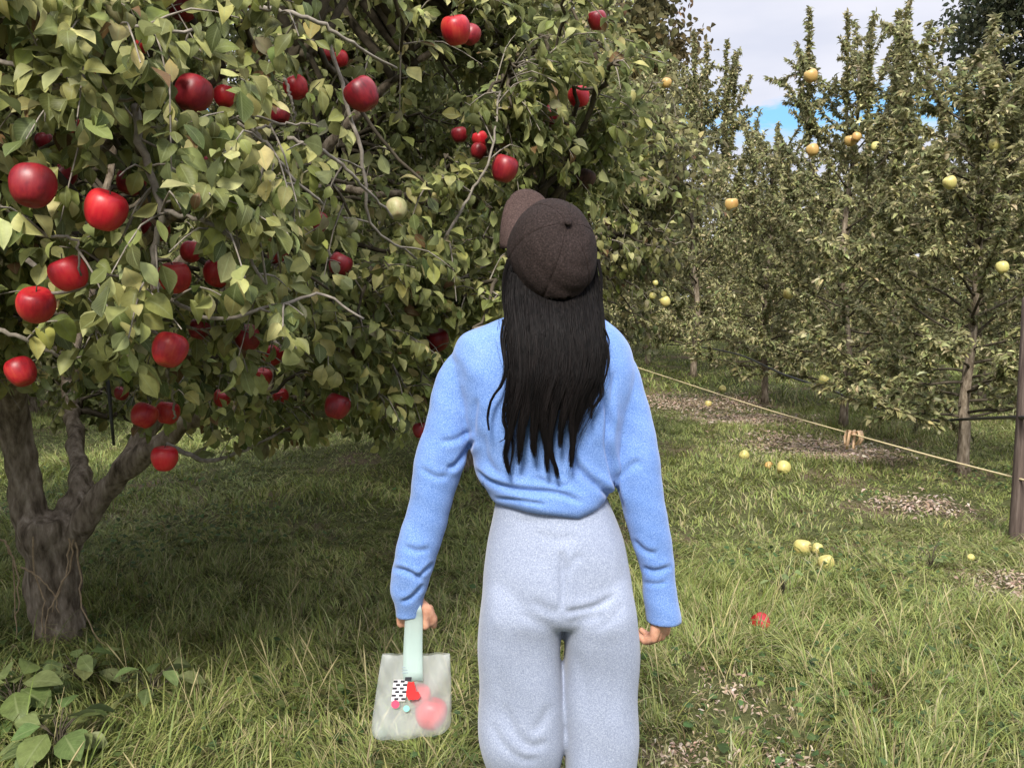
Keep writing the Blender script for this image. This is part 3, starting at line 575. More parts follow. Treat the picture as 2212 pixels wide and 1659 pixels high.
def apple_mat(name, c0, c1, c2, rough=.40):
    m, t, b, o = mat(name); tcn = N(t, 'ShaderNodeTexCoord'); s = N(t, 'ShaderNodeSeparateXYZ'); t.links.new(tcn.outputs['Object'], s.inputs[0])
    st = noise(t, 7, 5, .6, (1.6, 1.6, .35)); big = noise(t, 1.8, 2); oi = N(t, 'ShaderNodeObjectInfo')
    a = N(t, 'ShaderNodeMath', operation='ADD'); t.links.new(st, a.inputs[0]); t.links.new(big, a.inputs[1]); 
    r = N(t, 'ShaderNodeMath', operation='MULTIPLY_ADD'); t.links.new(oi.outputs['Random'], r.inputs[0]); r.inputs[1].default_value = .16; t.links.new(a.outputs[0], r.inputs[2])
    col = ramp(t, r.outputs[0], [(.0, c0), (.55, c0), (1.0, c1)])
    rr = N(t, 'ShaderNodeMath', operation='MULTIPLY'); t.links.new(r.outputs[0], rr.inputs[0]); rr.inputs[1].default_value = .5
    col = ramp(t, rr.outputs[0], [(.38, c0), (.52, c1), (.72, c2)])
    t.links.new(col, b.inputs['Base Color']); b.inputs['Roughness'].default_value = rough; b.inputs['Specular IOR Level'].default_value = .45
    sp = noise(t, 60, 2); bump(t, b, sp, .08, .002); b.inputs['Coat Roughness'].default_value = .35
    return m
AM = {'b': apple_mat('bright_red_apple_skin', (.34, .006, .016), (.48, .010, .022), (.52, .035, .03)), 'r': apple_mat('red_apple_skin', (.22, .006, .012), (.38, .012, .02), (.46, .05, .03)),
      'd': apple_mat('dark_red_apple_skin', (.10, .005, .010), (.20, .008, .016), (.27, .02, .02)), 'k': apple_mat('rotten_apple_skin', (.015, .006, .006), (.05, .02, .012), (.12, .05, .03), .7),
      'g': apple_mat('pale_green_apple_skin', (.24, .24, .10), (.36, .34, .17), (.33, .22, .12), .5), 'y': apple_mat('yellow_apple_skin', (.34, .32, .09), (.46, .42, .14), (.45, .32, .12), .4),
      'o': apple_mat('orange_apple_skin', (.40, .26, .08), (.46, .31, .10), (.42, .20, .07), .4)}
AMESH = {}
for k_ in AM:
    me = apple_mesh(); me.materials.append(AM[k_]); AMESH[k_] = me
smb = MB(); smb.tube(smoothpath([(0, 0, .22), (.01, 0, .42), (.07, .02, .62)], 6), np.linspace(.022, .016, 6), 6); STEM = smb.mesh('stem'); STEM.materials.append(M_dtwig)
def apple(px, py, ds, dep, ck, lab, group, pos=None, stem=True, tilt=None, cat='apple', size=None):
    a = bpy.data.objects.new('apple', AMESH[ck]); C.objects.link(a); p = P(px, py, dep) if pos is None else pos; a.location = p
    s = (ds * dep / F) if size is None else size; a.scale = (s, s, s * rnd.uniform(.92, 1.0)); t = tilt if tilt is not None else (rnd.uniform(-.45, .45), rnd.uniform(-.45, .45)); a.rotation_euler = (t[0], t[1], rnd.uniform(0, 6.28))
    if stem:
        c = bpy.data.objects.new('stem', STEM); C.objects.link(c); c.parent = a
    return tag(a, lab, cat, group)
for (ax, ay, ds, dep, ck, vis, lab) in RED: apple(ax, ay, ds * (.94 if ds > 70 else 1), dep, ck, lab, 'apples hanging in the big apple tree')
# ================================================================== second red tree and its copies
loc2 = (-.45, 7.2, 0.)
l2 = lambda x, y, z: np.array([loc2[0] + x, loc2[1] + y, z])
limbs2 = [([l2(0, 0, -.1), l2(0, 0, .3), l2(.03, 0, .6), l2(.02, .02, .8)], .12, .11), ([l2(0, 0, .6), l2(-.3, .1, 1.1), l2(-.7, .2, 1.7), l2(-1.2, .1, 2.3)], .08, .02), ([l2(0, 0, .6), l2(.35, -.2, 1.1), l2(.8, -.3, 1.6), l2(1.3, -.4, 2.0)], .08, .02),
          ([l2(0, 0, .7), l2(.05, .3, 1.3), l2(.0, .6, 2.0), l2(.1, .9, 2.9)], .07, .02), ([l2(0, 0, .7), l2(.1, -.3, 1.4), l2(.0, -.7, 2.0), l2(-.1, -1.0, 2.6)], .07, .02), ([l2(.02, 0, .7), l2(.3, .1, 1.6), l2(.4, .2, 2.6), l2(.6, .1, 3.3)], .06, .015)]
root2, br2, tw2, d2 = red_tree('apple_tree', loc2, np.random.default_rng(21), (loc2[0], loc2[1], 2.25), (2.05, 2.0, 1.75), limbs2, 420, .022, lambda x, y: .95, None, None, PROF_B, (.055, .085), .9, False, .075)
d2['col'] = d2['col'] * np.array([.95, .93, 1.05]); finish_tree(root2, br2, tw2, d2, M_leaf2)
tag(root2, 'leafy apple tree next in the row behind the woman and the cap', 'tree')
RT = [(-1.0, 11.3, 1.2, (1.05, 1.1), 'apple tree third in the left row, deep behind the woman'), (-1.3, 15.5, 2.6, (1.1, 1.15), 'apple tree fourth in the left row, farthest down the alley'),
      (-6.3, 6.6, .6, (1., 1.), 'shaded apple tree behind the forked trunk, leftmost of the next row'), (-5.9, 10.6, 2.0, (1.05, 1.), 'shaded apple tree of the next row, right of the forked trunk'),
      (-5.6, 14.8, 3.3, (1.1, 1.1), 'apple tree of the next row seen under the crown near the lone low apple'), (-5.2, 19, 4.4, (1.1, 1.1), 'far apple tree of the next row, behind the low edge of the crown'),
      (-10.0, 14, 5.1, (1.15, 1.1), 'far apple tree at the left, two rows behind the forked trunk'), (-9.6, 19, .3, (1.15, 1.1), 'farthest apple tree behind the rows at the left')]
for x, y, rz, s, lab in RT: tag(copy_tree(root2, (x, y, 0), rz, s), lab, 'tree', 'red apple trees in rows')
root2['group'] = 'red apple trees in rows'; root1['group'] = 'red apple trees in rows'
# ================================================================== young yellow apple trees
rgy = np.random.default_rng(31)
YA = young_tree('young_apple_tree', rgy, 3.75, 1.4, .46, .0052, 5); YB = young_tree('young_apple_tree', np.random.default_rng(32), 4.45, 1.45, .44, .0056, 6); YC = young_tree('young_apple_tree', np.random.default_rng(33), 3.8, 1.45, .44, .0062, 5)
YA.scale = (1.05, 1.05, .93); YA.location = (3.6, 6.9, 0); YB.location = (3.56, 9.4, 0); YC.location = (3.35, 11.6, 0); YA.rotation_euler = (0, 0, .4)
gy_ = 'young apple trees in rows at the right'
tag(YA, 'nearest young apple tree at the right, by the brown post', 'tree', gy_); tag(YB, 'young apple tree with forked limbs just behind the knotted ribbon', 'tree', gy_); tag(YC, 'young apple tree third down the row where the black hose dips', 'tree', gy_)
YL = [(YB, 3.07, 14.9, 1.0, (1.25, 1.28), 'tall young apple tree fourth down the right row, beside the shoulder'), (YC, 2.75, 17.8, 2.0, (1.3, 1.6), 'young apple tree fifth down the right row'), (YA, 2.75, 20.8, 3.0, (1.1, 1.35), 'young apple tree at the far end of the right row'),
      (YC, 6.7, 9.6, .5, (1.05, 1.02), 'young apple tree of the second right row, nearest the right edge'), (YA, 6.55, 12.2, 1.9, (1.1, 1.15), 'second row young tree seen between the post and the forked young tree'), (YB, 6.4, 14.8, 2.8, (1.1, 1.0), 'second row young tree behind the forked young tree'),
      (YC, 6.2, 17.4, 4.0, (1.15, 1.1), 'second row young tree seen above the black hose'), (YA, 6.0, 20.0, 5.0, (1.15, 1.1), 'second row young tree left of the one above the hose'), (YB, 5.8, 22.8, .2, (1.15, 1.0), 'farthest second row young tree under the blue sky gap'),
      (YA, 10.2, 14.2, 1.1, (1.2, 1.25), 'third row young tree nearest the right edge'), (YC, 10.0, 17.4, 2.2, (1.2, 1.3), 'third row young tree in front of the dark evergreen'), (YB, 9.8, 20.6, 3.3, (1.2, 1.05), 'third row young tree left of the dark evergreen'),
      (YA, 9.6, 24, 4.5, (1.2, 1.3), 'farthest third row young tree'),
      (YB, 5.1, 28, 1.5, (1.5, 1.1), 'distant pale young tree low between the first two rows'), (YC, 7.9, 29, 2.6, (1.6, 1.2), 'distant pale young tree right of the one between the rows'), (YA, 12.8, 18.5, 3.6, (1.4, 1.3), 'back row young tree under the dark evergreen'), (YC, 1.7, 27, .8, (1.6, 1.5), 'distant young tree seen over the right shoulder of the woman')]
for src, x, y, rz, s, lab in YL: tag(copy_tree(src, (x, y, 0), rz, s), lab, 'tree', gy_)
YEL = [(1703, 635, 24, 10.8, 'y', 'yellow apple on the young tree left of centre of the right row, mid height'), (1780, 822, 23, 8.7, 'y', 'low yellow-green apple above the forked young trunk by the hose'), (2052, 395, 28, 6.2, 'y', 'bright yellow-green apple high on the nearest young tree'),
 (1752, 165, 28, 8.9, 'o', 'orange apple high on a shoot against the sky'), (1580, 443, 28, 10.5, 'o', 'dull orange apple left of the young trees at cap height'), (1850, 297, 20, 8.9, 'o', 'small orange apple under the sky gap, left of two others'),
 (1945, 290, 24, 8.7, 'y', 'yellow apple right of the curved dark shoot below the sky'), (1755, 325, 26, 8.8, 'o', 'orange-yellow apple directly below the one against the sky'), (2150, 312, 26, 6.3, 'y', 'yellow apple near the right edge below the dark evergreen'),
 (2165, 578, 26, 6.2, 'y', 'green-yellow apple near the right edge above the post'), (1437, 652, 22, 6.0, 'y', 'larger of two pale apples just right of the long hair'), (1410, 640, 15, 6.2, 'y', 'tiny pale apple beside the hair, left of the larger one'),
 (1440, 180, 20, 6.0, 'o', 'small orange apple high above the right shoulder'), (1892, 318, 20, 8.8, 'y', 'small yellow apple between two others under the sky gap'), (1837, 305, 24, 9.0, 'o', 'pale orange apple just left of the small ones under the sky gap'),
 (1416, 612, 12, 6.1, 'y', 'tiniest pale apple above the two beside the hair')]
for (ax, ay, ds, dep, ck, lab) in YEL: apple(ax, ay, ds, dep - .05, ck, lab, 'yellow apples on the young trees', stem=ds > 20)
GRD = [(1785, 1200, 36, 'y', 'clean yellow apple lying in the grass right of the sleeve'), (1733, 1162, 38, 'y', 'larger pale yellow apple half sunk in grass, behind the clean one'), (1766, 1165, 26, 'y', 'small pale apple right beside the half sunk one'), (1692, 1015, 30, 'y', 'yellow apple lying below the worn strip'),
       (1608, 980, 22, 'y', 'pale green apple in the grass near the worn strip'), (1660, 1008, 18, 'o', 'small orange-yellow apple left of the yellow one below the worn strip'), (1643, 1333, 42, 'r', 'red apple lying in the grass right of the empty hand'),
       (1560, 838, 16, 'y', 'tiny pale apple under the rope close to the arm'), (1530, 865, 15, 'y', 'tiny yellow apple on the worn strip close to the arm'), (2098, 1195, 16, 'y', 'tiny pale windfall in the grass near the right edge')]
for (ax, ay, ds, ck, lab) in GRD:
    g = G(ax, ay + ds * .35, .03); d = g.y; s = ds * d / F; g.z = float(hgt(g.x, g.y)) + s * .5 - .008; apple(0, 0, 0, 0, ck, lab, 'windfall apples in the grass', pos=g, stem=False, tilt=(rnd.uniform(-1.2, 1.2), rnd.uniform(-1, 1)), size=s)
# ================================================================== far trees
def blob_tree(name, loc, rg, H, Rr, cols, w, n, L0, label, conic=False, group=None, zc=.58):
    root = empty(name, loc); tb = MB(); tb.tube(smoothpath([(0, 0, -.2), (.1, 0, H * .3), (0, .1, H * .8)], 12), np.linspace(H * .022, .05, 12), 10); link('trunk', tb.mesh(), root, M_bark)
    nc = 160; cc = []
    for i in range(nc):
        if conic:
            z = rg.uniform(.08, 1) ; r = Rr * (1 - z) ** .8 * rg.uniform(.3, 1); a = rg.uniform(0, 6.28); cc.append((math.cos(a) * r, math.sin(a) * r, z * H))
        else:
            d = nrm(rg.normal(0, 1, 3)) * rg.uniform(.3, 1) ** .5; cc.append((d[0] * Rr, d[1] * Rr, H * zc + d[2] * H * (1 - zc)))
    cc = np.array(cc); cc = cc[cc[:, 2] > .6]; k = rg.integers(0, len(cc), n); X = cc[k] + rg.normal(0, 1, (n, 3)) * Rr * np.array([.13, .13, .10]); 
    bb = MB()
    for c in cc[::4]: bb.tube(smoothpath([(0, 0, c[2] * .55), (c * [.5, .5, .8]), c], 5), np.linspace(.06, .02, 5), 4)
    link('branches', bb.mesh(), root, M_dtwig)
    D = nrm(rg.normal(0, 1, (n, 3)) + [0, 0, -.3]); L = rg.uniform(.7, 1.3, n) * L0
    base = palette(rg, len(cc), cols, w, .15)[k]; col = base * rg.normal(1, .18, (n, 1)).clip(.4, 1.7)
    leaves('foliage', M_far, X, D, nrm(rg.normal(0, .7, (n, 3)) + [0, 0, 1.]), L, L * .6, col, PROF_C, rg.uniform(0, 1.4, n), rg.uniform(0, .6, n), root)
    return tag(root, label, 'tree', group)
blob_tree('autumn_tree', (1.2, 22, 0), np.random.default_rng(41), 12.0, 2.8, [(.19, .14, .06), (.26, .17, .07), (.14, .13, .05), (.32, .25, .09)], [3, 3, 3, 1], 42000, .19, 'tall brownish autumn tree rising behind the crowns left of the open sky')
blob_tree('evergreen_tree', (13.2, 21.5, 0), np.random.default_rng(42), 12.5, 2.6, [(.030, .045, .025), (.045, .058, .03), (.07, .07, .035)], [3, 3, 1], 34000, .14, 'tall dark evergreen tree at the top right corner')
blob_tree('autumn_tree', (-9, 30, 0), np.random.default_rng(43), 12, 4.5, [(.06, .075, .03), (.09, .10, .035)], [1, 1], 16000, .24, 'tall green tree far behind the left crown')
rgf = np.random.default_rng(44); n = 70000; xx = rgf.uniform(-34, 40, n); hh = 4.4 + .9 * np.sin(xx * .5) + .6 * np.sin(xx * 1.3 + 1) + .4 * np.sin(xx * 2.9); zz = rgf.uniform(0, 1, n) ** .8 * hh
yy = 34 + rgf.uniform(-1.5, 3, n) + .8 * np.sin(xx * .9) - 1.2 * (zz / hh) * 0
cl = palette(rgf, n, [(.075, .085, .035), (.11, .105, .05), (.055, .066, .028), (.15, .13, .06)], [3, 3, 2, 1]) * (1 + .3 * np.sin(xx * 1.1) * np.sin(zz))[:, None]
L = rgf.uniform(.18, .34, n)
tag(leaves('far_woods', M_far, np.stack([xx, yy, zz], 1), nrm(rgf.normal(0, 1, (n, 3))), nrm(rgf.normal(0, .8, (n, 3)) + [0, -.5, .8]), L, L * .6, cl, PROF_C, rgf.uniform(0, 1, n), rgf.uniform(0, .5, n)), 'far hedge and woodland mass closing the orchard', 'woods', kind='stuff')
# ================================================================== post, rope, ribbon, hose, rods, vine
M_post = simple('weathered_post_wood', [(.3, (.05, .035, .03)), (.6, (.12, .09, .075)), (.8, (.20, .16, .14))], 9, .85, .6, .01, (6, 6, .5), .2)
def post(x, y, h, r, label, m=None):
    b_ = MB(); b_.tube([(0, 0, -.1), (0, 0, .02), (.003, 0, h * .5), (0, .003, h - .01), (0, 0, h)], [r, r * 1.02, r, r * .97, r * .85], 12); o = link('post', b_.mesh(), None, m or M_post, (x, y, 0)); return tag(o, label, 'post')
pp = P(2213, 900, 4.95); post(pp.x, 4.95, 1.40, .045, 'brown wooden post at the right edge of the picture')
M_rope = simple('cream_rope', [(.35, (.45, .36, .20)), (.65, (.66, .56, .34))], 120, .9, .6, .003, (1, 1, 1), .1)
rp = [P(1300, 768, 15.5), P(1385, 797, 14.0), P(1440, 815, 12.4), P(1640, 880, 8.9), P(1845, 939, 6.8), P(2030, 990, 5.75), P(2212, 1037, 4.88), P(2420, 1090, 4.1)]
b_ = MB(); pth = smoothpath(rp, 90); b_.tube(pth, np.interp(pth[:, 1], [4, 15], [.0055, .009]), 8); tag(link('rope', b_.mesh(), None, M_rope), 'cream yellow rope stretched low along the young tree row', 'rope')
post(rp[0].x, 15.5, rp[0].z + .1, .03, 'short stake holding the far end of the rope behind the woman'); post(rp[-1].x, 4.1, rp[-1].z + .15, .03, 'short stake holding the near end of the rope, past the right edge')
k0 = P(1845, 939, 6.78); b_ = MB(); rg = np.random.default_rng(8)
M_rib = simple('ribbon_cloth', [(.35, (.62, .38, .22)), (.7, (.70, .52, .34))], 30, .8, .2)
rib = MB()
for i in range(5):
    a = i * 1.3; q = smoothpath([(0, 0, 0), (.05 * math.cos(a), .03 * math.sin(a), .035), (.07 * math.cos(a), .04 * math.sin(a), -.03), (.055 * math.cos(a), .03, -.09 - .03 * (i % 2))], 9)
    w = np.array([.004, .012, 0]); V = np.concatenate([q - [.012, 0, 0], q + [.012, .006, 0]]); n_ = len(q); rib.add(V, [[j, j + 1, n_ + j + 1, n_ + j] for j in range(n_ - 1)])
rib.tube([(-.02, 0, 0), (0, 0, .004), (.02, 0, 0)], [.008, .015, .008], 8)
o = link('ribbon', rib.mesh(), None, M_rib, k0); o.modifiers.new('s', 'SOLIDIFY').thickness = .0015; tag(o, 'peach ribbon knotted on the rope in front of the forked young tree', 'ribbon')
M_hose = simple('black_hose', [(.3, (.012, .013, .014)), (.7, (.03, .03, .032))], 20, .45, 0, spec=.5)
b_ = MB(); b_.tube(smoothpath([P(2330, 905, 4.6), P(2213, 902, 4.88), P(2150, 903, 5.6), P(2083, 906, 6.78), P(1985, 909, 7.6), P(1900, 884, 7.4), P(1800, 845, 7.8), P(1700, 812, 8.6), P(1655, 792, 9.3), P(1590, 765, 10.6), P(1497, 748, 12.6), P(1440, 745, 17)], 90), .011, 8)
tag(link('irrigation_hose', b_.mesh(), None, M_hose), 'black irrigation hose strung from the brown post along the young trunks', 'hose')
b_ = MB(); b_.tube([P(228, 790, 2.9), P(236, 850, 2.9), P(241, 910, 2.9), P(246, 962, 2.9)], [.007, .007, .006, .005], 6); tag(link('hanging_stick', b_.mesh(), None, M_hose), 'thin dark stick hanging down in front of the forked trunk', 'stick')
vb = MB(); rg = np.random.default_rng(9)
for pts in [[(150, 1160), (148, 1200), (142, 1245), (120, 1290), (102, 1330), (98, 1380)], [(165, 1170), (172, 1230), (176, 1300), (205, 1370), (230, 1400)], [(45, 1225), (80, 1245), (115, 1280), (125, 1320)], [(10, 1170), (35, 1230), (40, 1300), (35, 1380)], [(70, 1160), (75, 1240), (95, 1300), (90, 1370)], [(0, 1165), (20, 1180), (30, 1260), (36, 1340)], [(158, 1165), (150, 1230), (128, 1270), (110, 1320)]]:
    vb.tube(wob(rg, smoothpath([P(a, b_2, D0 - .165) for a, b_2 in pts], 16), .003), np.linspace(.0042, .002, 16), 5, cap=False)
M_vine = simple('dry_vine', [(.3, (.20, .14, .08)), (.7, (.36, .27, .17))], 50, .9, .2)
tag(link('dry_vine', vb.mesh(), None, M_vine), 'dry tan vine stems clinging to the foot of the forked trunk', 'vine')
# ================================================================== the woman
PO = np.array(P(1205, 1000, 1.86)); PO[2] = 0.
person = tag(empty('person', tuple(PO)), 'woman from behind in brown cap, blue sweater and pale grey trousers, looking up', 'person')
def sring(c, rx, ry, k=40, pw=2.3, e=None):
    a = np.arange(k) * 2 * math.pi / k; ca, sa = np.cos(a), np.sin(a); p = 2 / pw
    return np.stack([c[0] + rx * np.sign(ca) * np.abs(ca) ** p, c[1] + ry * np.sign(sa) * np.abs(sa) ** p, np.full(k, c[2])], 1)
def loft(mb, rings):
    k = len(rings[0]); V = np.concatenate(rings + [rings[0].mean(0)[None], rings[-1].mean(0)[None]]); n = len(rings); Q = []
    for i in range(n - 1):
        for j in range(k): Q.append([i * k + j, i * k + (j + 1) % k, (i + 1) * k + (j + 1) % k, (i + 1) * k + j])
    for q in range(0, k, 2):
        Q.append([n * k, q, (q + k - 1) % k, (q + k - 2) % k][:1] + [(q + 2) % k, (q + 1) % k, q]); Q.append([n * k + 1, (n - 1) * k + q, (n - 1) * k + (q + 1) % k, (n - 1) * k + (q + 2) % k])
    mb.add(V, Q)
def interp_rings(rows, n, k=40):
    rows = np.array(rows, float); t = np.linspace(rows[0, 0], rows[-1, 0], n); out = []
    # smooth catmull interpolation in row index space
    idx = np.interp(t, rows[:, 0], np.arange(len(rows))); sm = smoothpath_nd(rows, idx)
    for r in sm:
        py, xl, xr, Y, ry, pw = r; a = P(xl, py, Y); b_ = P(xr, py, Y); out.append(sring(((a.x + b_.x) / 2, Y, a.z), (b_.x - a.x) / 2, ry, k, pw))
    return out
def smoothpath_nd(P0, idx):
    E = np.vstack([2 * P0[0] - P0[1], P0, 2 * P0[-1] - P0[-2]]); m = len(P0); out = []
    for t in idx:
        t = min(t, m - 1 - 1e-6); i = int(t); f = t - i; a, b, c, d = E[i], E[i + 1], E[i + 2], E[i + 3]
        out.append(.5 * ((2 * b) + (-a + c) * f + (2 * a - 5 * b + 4 * c - d) * f * f + (-a + 3 * b - 3 * c + d) * f ** 3))
    return np.array(out)
def ell(mb, c, r, rot=None, k=20, n=12):
    V = []
    for i in range(n + 1):
        for j in range(k):
            a = math.pi * (i + .001) / (n + .002); t = j * 2 * math.pi / k; V.append((math.sin(a) * math.cos(t) * r[0], math.sin(a) * math.sin(t) * r[1], math.cos(a) * r[2]))
    V = np.array(V)
    if rot is not None: V = V @ np.array(rot)   # rows = axes
    V = V + np.array(c); Q = [[i * k + j, i * k + (j + 1) % k, (i + 1) * k + (j + 1) % k, (i + 1) * k + j] for i in range(n) for j in range(k)]
    for base, fl in ((0, 0), (n * k, 1)):
        for q in range(1, k - 1, 2):
            f = [base, base + q, base + q + 1, base + (q + 2) % k] if q + 2 < k else None
            if f: Q.append(f[::-1] if not fl else f)
    mb.add(V, Q)
def setv(me, V): me.vertices.foreach_set('co', np.ascontiguousarray(V - PO, dtype=np.float32).ravel()); me.update()
def folds(V, Nn, lst, back=True):
    qx, qy, _ = proj(V); D = np.zeros(len(V)); S = F / 1.8
    for poly, A, w in lst:
        pl = smoothpath([(a, b_, 0) for a, b_ in poly], max(12, 8 * len(poly)))[:, :2]; best = np.full(len(V), 1e9); side = np.zeros(len(V)); tt = np.zeros(len(V))
        for i in range(len(pl) - 1):
            a, b_ = pl[i], pl[i + 1]; ab = b_ - a; L2 = ab.dot(ab) + 1e-9; t = np.clip(((qx - a[0]) * ab[0] + (qy - a[1]) * ab[1]) / L2, 0, 1); ex = qx - (a[0] + t * ab[0]); ey = qy - (a[1] + t * ab[1]); d = np.hypot(ex, ey)
            m_ = d < best; best[m_] = d[m_]; side[m_] = np.sign(ab[0] * ey - ab[1] * ex)[m_]; tt[m_] = ((i + t) / (len(pl) - 1))[m_]
        d = best / S; env = np.clip(np.minimum(tt, 1 - tt) * 5, 0.0, 1) ** .7; env = np.where(env > 0, env, 0)
        sd = d * side; D += env * A * (-np.exp(-(sd / w) ** 2) + .42 * np.exp(-((sd + 2.0 * w) / (1.6 * w)) ** 2) + .12 * np.exp(-((sd - 2.2 * w) / (1.5 * w)) ** 2))
    fade = np.clip(-Nn[:, 1] * 2.2, 0, 1) if back else 1
    return V + Nn * (D * fade)[:, None]
# ---- sweater
S_ = MB()
loft(S_, interp_rings([(676, 1120, 1278, 1.85, .050, 2), (690, 1078, 1305, 1.85, .060, 2), (702, 1050, 1322, 1.852, .070, 2), (720, 1008, 1343, 1.856, .080, 2.2), (750, 982, 1362, 1.86, .090, 2.3), (800, 975, 1372, 1.86, .100, 2.4), (860, 992, 1366, 1.86, .106, 2.4), (930, 1008, 1352, 1.86, .105, 2.4), (980, 1020, 1342, 1.86, .102, 2.3), (1020, 1027, 1338, 1.86, .106, 2.3), (1042, 1040, 1334, 1.86, .112, 2.3), (1060, 1052, 1328, 1.86, .115, 2.3), (1073, 1059, 1322, 1.86, .114, 2.3), (1082, 1066, 1316, 1.86, .105, 2.3)], 64, 60))
def sleeve(rows, Yf):
    pts = []; rad = []
    for (py, xl, xr) in rows:
        y = Yf(py); pts.append(P((xl + xr) / 2, py, y)); rad.append((xr - xl) / 2 / F * y)
    q = smoothpath([tuple(p) + () for p in pts], 44); idx = np.linspace(0, len(rows) - 1, 44); r = np.interp(idx, np.arange(len(rows)), rad)
    return q, r
Ll = [(768, 1000, 1058), (800, 956, 1044), (850, 934, 1026), (905, 920, 1018), (955, 907, 1014), (985, 899, 1008), (1040, 889, 992), (1100, 878, 972), (1160, 864, 955), (1210, 850, 942), (1245, 841, 930), (1275, 841, 922), (1300, 850, 915)]
Rl = [(768, 1290, 1342), (800, 1296, 1378), (850, 1306, 1392), (920, 1318, 1410), (1000, 1326, 1426), (1080, 1340, 1436), (1150, 1358, 1448), (1210, 1378, 1458), (1240, 1386, 1461), (1275, 1387, 1464), (1310, 1391, 1468), (1343, 1395, 1472)]
ql, rl = sleeve(Ll, lambda py: 1.86 - .01 * math.sin((py - 768) / 560 * 3.1))
qr, rr_ = sleeve(Rl, lambda py: 1.855 - .012 * math.sin((py - 768) / 560 * 3.1))
# hollow cuffs: the tube turns back inside itself
def hollow(mb, q, r, k=28, depth=4, wall=.008):
    q2 = np.vstack([q, q[-1] + (q[-1] - q[-2]) * .02, q[-2:-2 - depth:-1]]); r2 = np.concatenate([r, [r[-1] - wall * .6], r[-2:-2 - depth:-1] - wall]); r2[-1] *= .8
    T = np.gradient(q, axis=0); T = nrm(T); T[-5:, :2] *= np.linspace(.8, .0, 5)[:, None]; T = nrm(T); T2 = np.vstack([T, T[-1], T[-2:-2 - depth:-1]]); rings = []; a0 = np.array([1., 0, 0]); an = np.arange(k) * 2 * math.pi / k
    for p, rr, t in zip(q2, r2, T2):
        a = nrm(a0 - t * a0.dot(t)); b_ = np.cross(t, a); rings.append(p + rr * (np.cos(an)[:, None] * a * 1.0 + np.sin(an)[:, None] * b_ * .92))
    loft(mb, rings)
# left sleeve drapes over the hand with a slanting mouth
qL = np.vstack([ql, [np.array(P(884, 1318, 1.862)), np.array(P(884, 1333, 1.865))]]); rL = np.concatenate([rl, [.0285, .0265]])
hollow(S_, qL, rL, depth=3); hollow(S_, qr, rr_)
# neck band
b0 = P(1064, 696, 1.85); b1 = P(1312, 700, 1.85); an = np.linspace(0, 2 * math.pi, 41); rx = (b1.x - b0.x) / 2 * .86
S_.tube([((b0.x + b1.x) / 2 + rx * math.cos(t), 1.845 + .062 * math.sin(t), b0.z - .004 + .018 * (math.sin(t) < 0) * 0 - .02 * max(0, math.sin(t))) for t in an], .0085, 10)
sw = fuse('sweater', S_, .0038, 3); V, Nn = getv(sw)
# slanting hem, soft undulation, folds
qx, qy, _ = proj(V); hem = np.clip((qy - 1015) / 60, 0, 1) * (np.abs(V[:, 0] - PO[0]) < .16) * ((qx > 1020) & (qx < 1332))
dz = -np.interp(qx, [1050, 1150, 1250, 1290, 1320], [-.004, .000, .014, .002, -.018]); V[:, 2] += dz * hem
und = .0012 * np.sin(V[:, 2] * 31 + 9 * V[:, 0] + 2 * np.sin(V[:, 0] * 23)) + .0014 * np.sin(V[:, 0] * 61 + V[:, 2] * 24 + 1) + .0004 * np.sin(V[:, 2] * 120 + 60 * V[:, 0])
V = V + Nn * und[:, None]
FS = [([(1022, 950), (1010, 972), (985, 1005), (965, 1012)], .010, .007), ([(1018, 930), (985, 950), (950, 955)], .006, .008), ([(1020, 1012), (1060, 1042), (1120, 1058), (1205, 1066), (1262, 1088)], .012, .0075), ([(1066, 1076), (1110, 1080), (1150, 1086), (1180, 1091)], .006, .005),
      ([(1222, 955), (1240, 1000), (1272, 1035), (1308, 1062), (1335, 1095)], .014, .009), ([(1300, 840), (1314, 900), (1312, 960), (1322, 1010), (1334, 1060), (1346, 1110)], .014, .007), ([(1330, 800), (1320, 870), (1316, 930)], .006, .007), ([(1262, 860), (1278, 910), (1272, 960)], .005, .009),
      ([(848, 1228), (872, 1232), (898, 1244), (912, 1256)], .010, .006), ([(900, 1248), (918, 1234), (938, 1216)], .008, .006), ([(866, 1302), (890, 1290), (916, 1262)], .009, .006), ([(1365, 1165), (1392, 1190), (1420, 1198)], .007, .008), ([(1386, 1226), (1415, 1234), (1452, 1224)], .007, .007), ([(1384, 1258), (1420, 1262), (1440, 1256)], .004, .006),
      ([(1330, 1040), (1360, 1010), (1385, 995)], .005, .010), ([(1110, 760), (1080, 850), (1060, 930)], .003, .016), ([(1300, 730), (1330, 800), (1338, 870)], .004, .012), ([(1030, 860), (1024, 900), (1022, 940)], .006, .008), ([(1045, 940), (1052, 990), (1078, 1030)], .004, .009), ([(1150, 1030), (1190, 1046), (1230, 1052)], .006, .007),
      ([(905, 1010), (940, 1030), (968, 1030)], .005, .008), ([(870, 1180), (900, 1190), (930, 1186)], .005, .008), ([(960, 770), (990, 790), (1000, 830)], .003, .012), ([(1100, 930), (1130, 1000), (1150, 1040)], .004, .010)]
V = folds(V, Nn, [(a, b_ * .8, c * .78) for a, b_, c in FS]); setv(sw, V)
m, t, b, o_ = mat('blue_knit'); s1 = noise(t, 420, 2, .6); s2 = noise(t, 9, 4); a_ = N(t, 'ShaderNodeMath', operation='MULTIPLY_ADD'); t.links.new(s2, a_.inputs[0]); a_.inputs[1].default_value = .35; t.links.new(s1, a_.inputs[2])
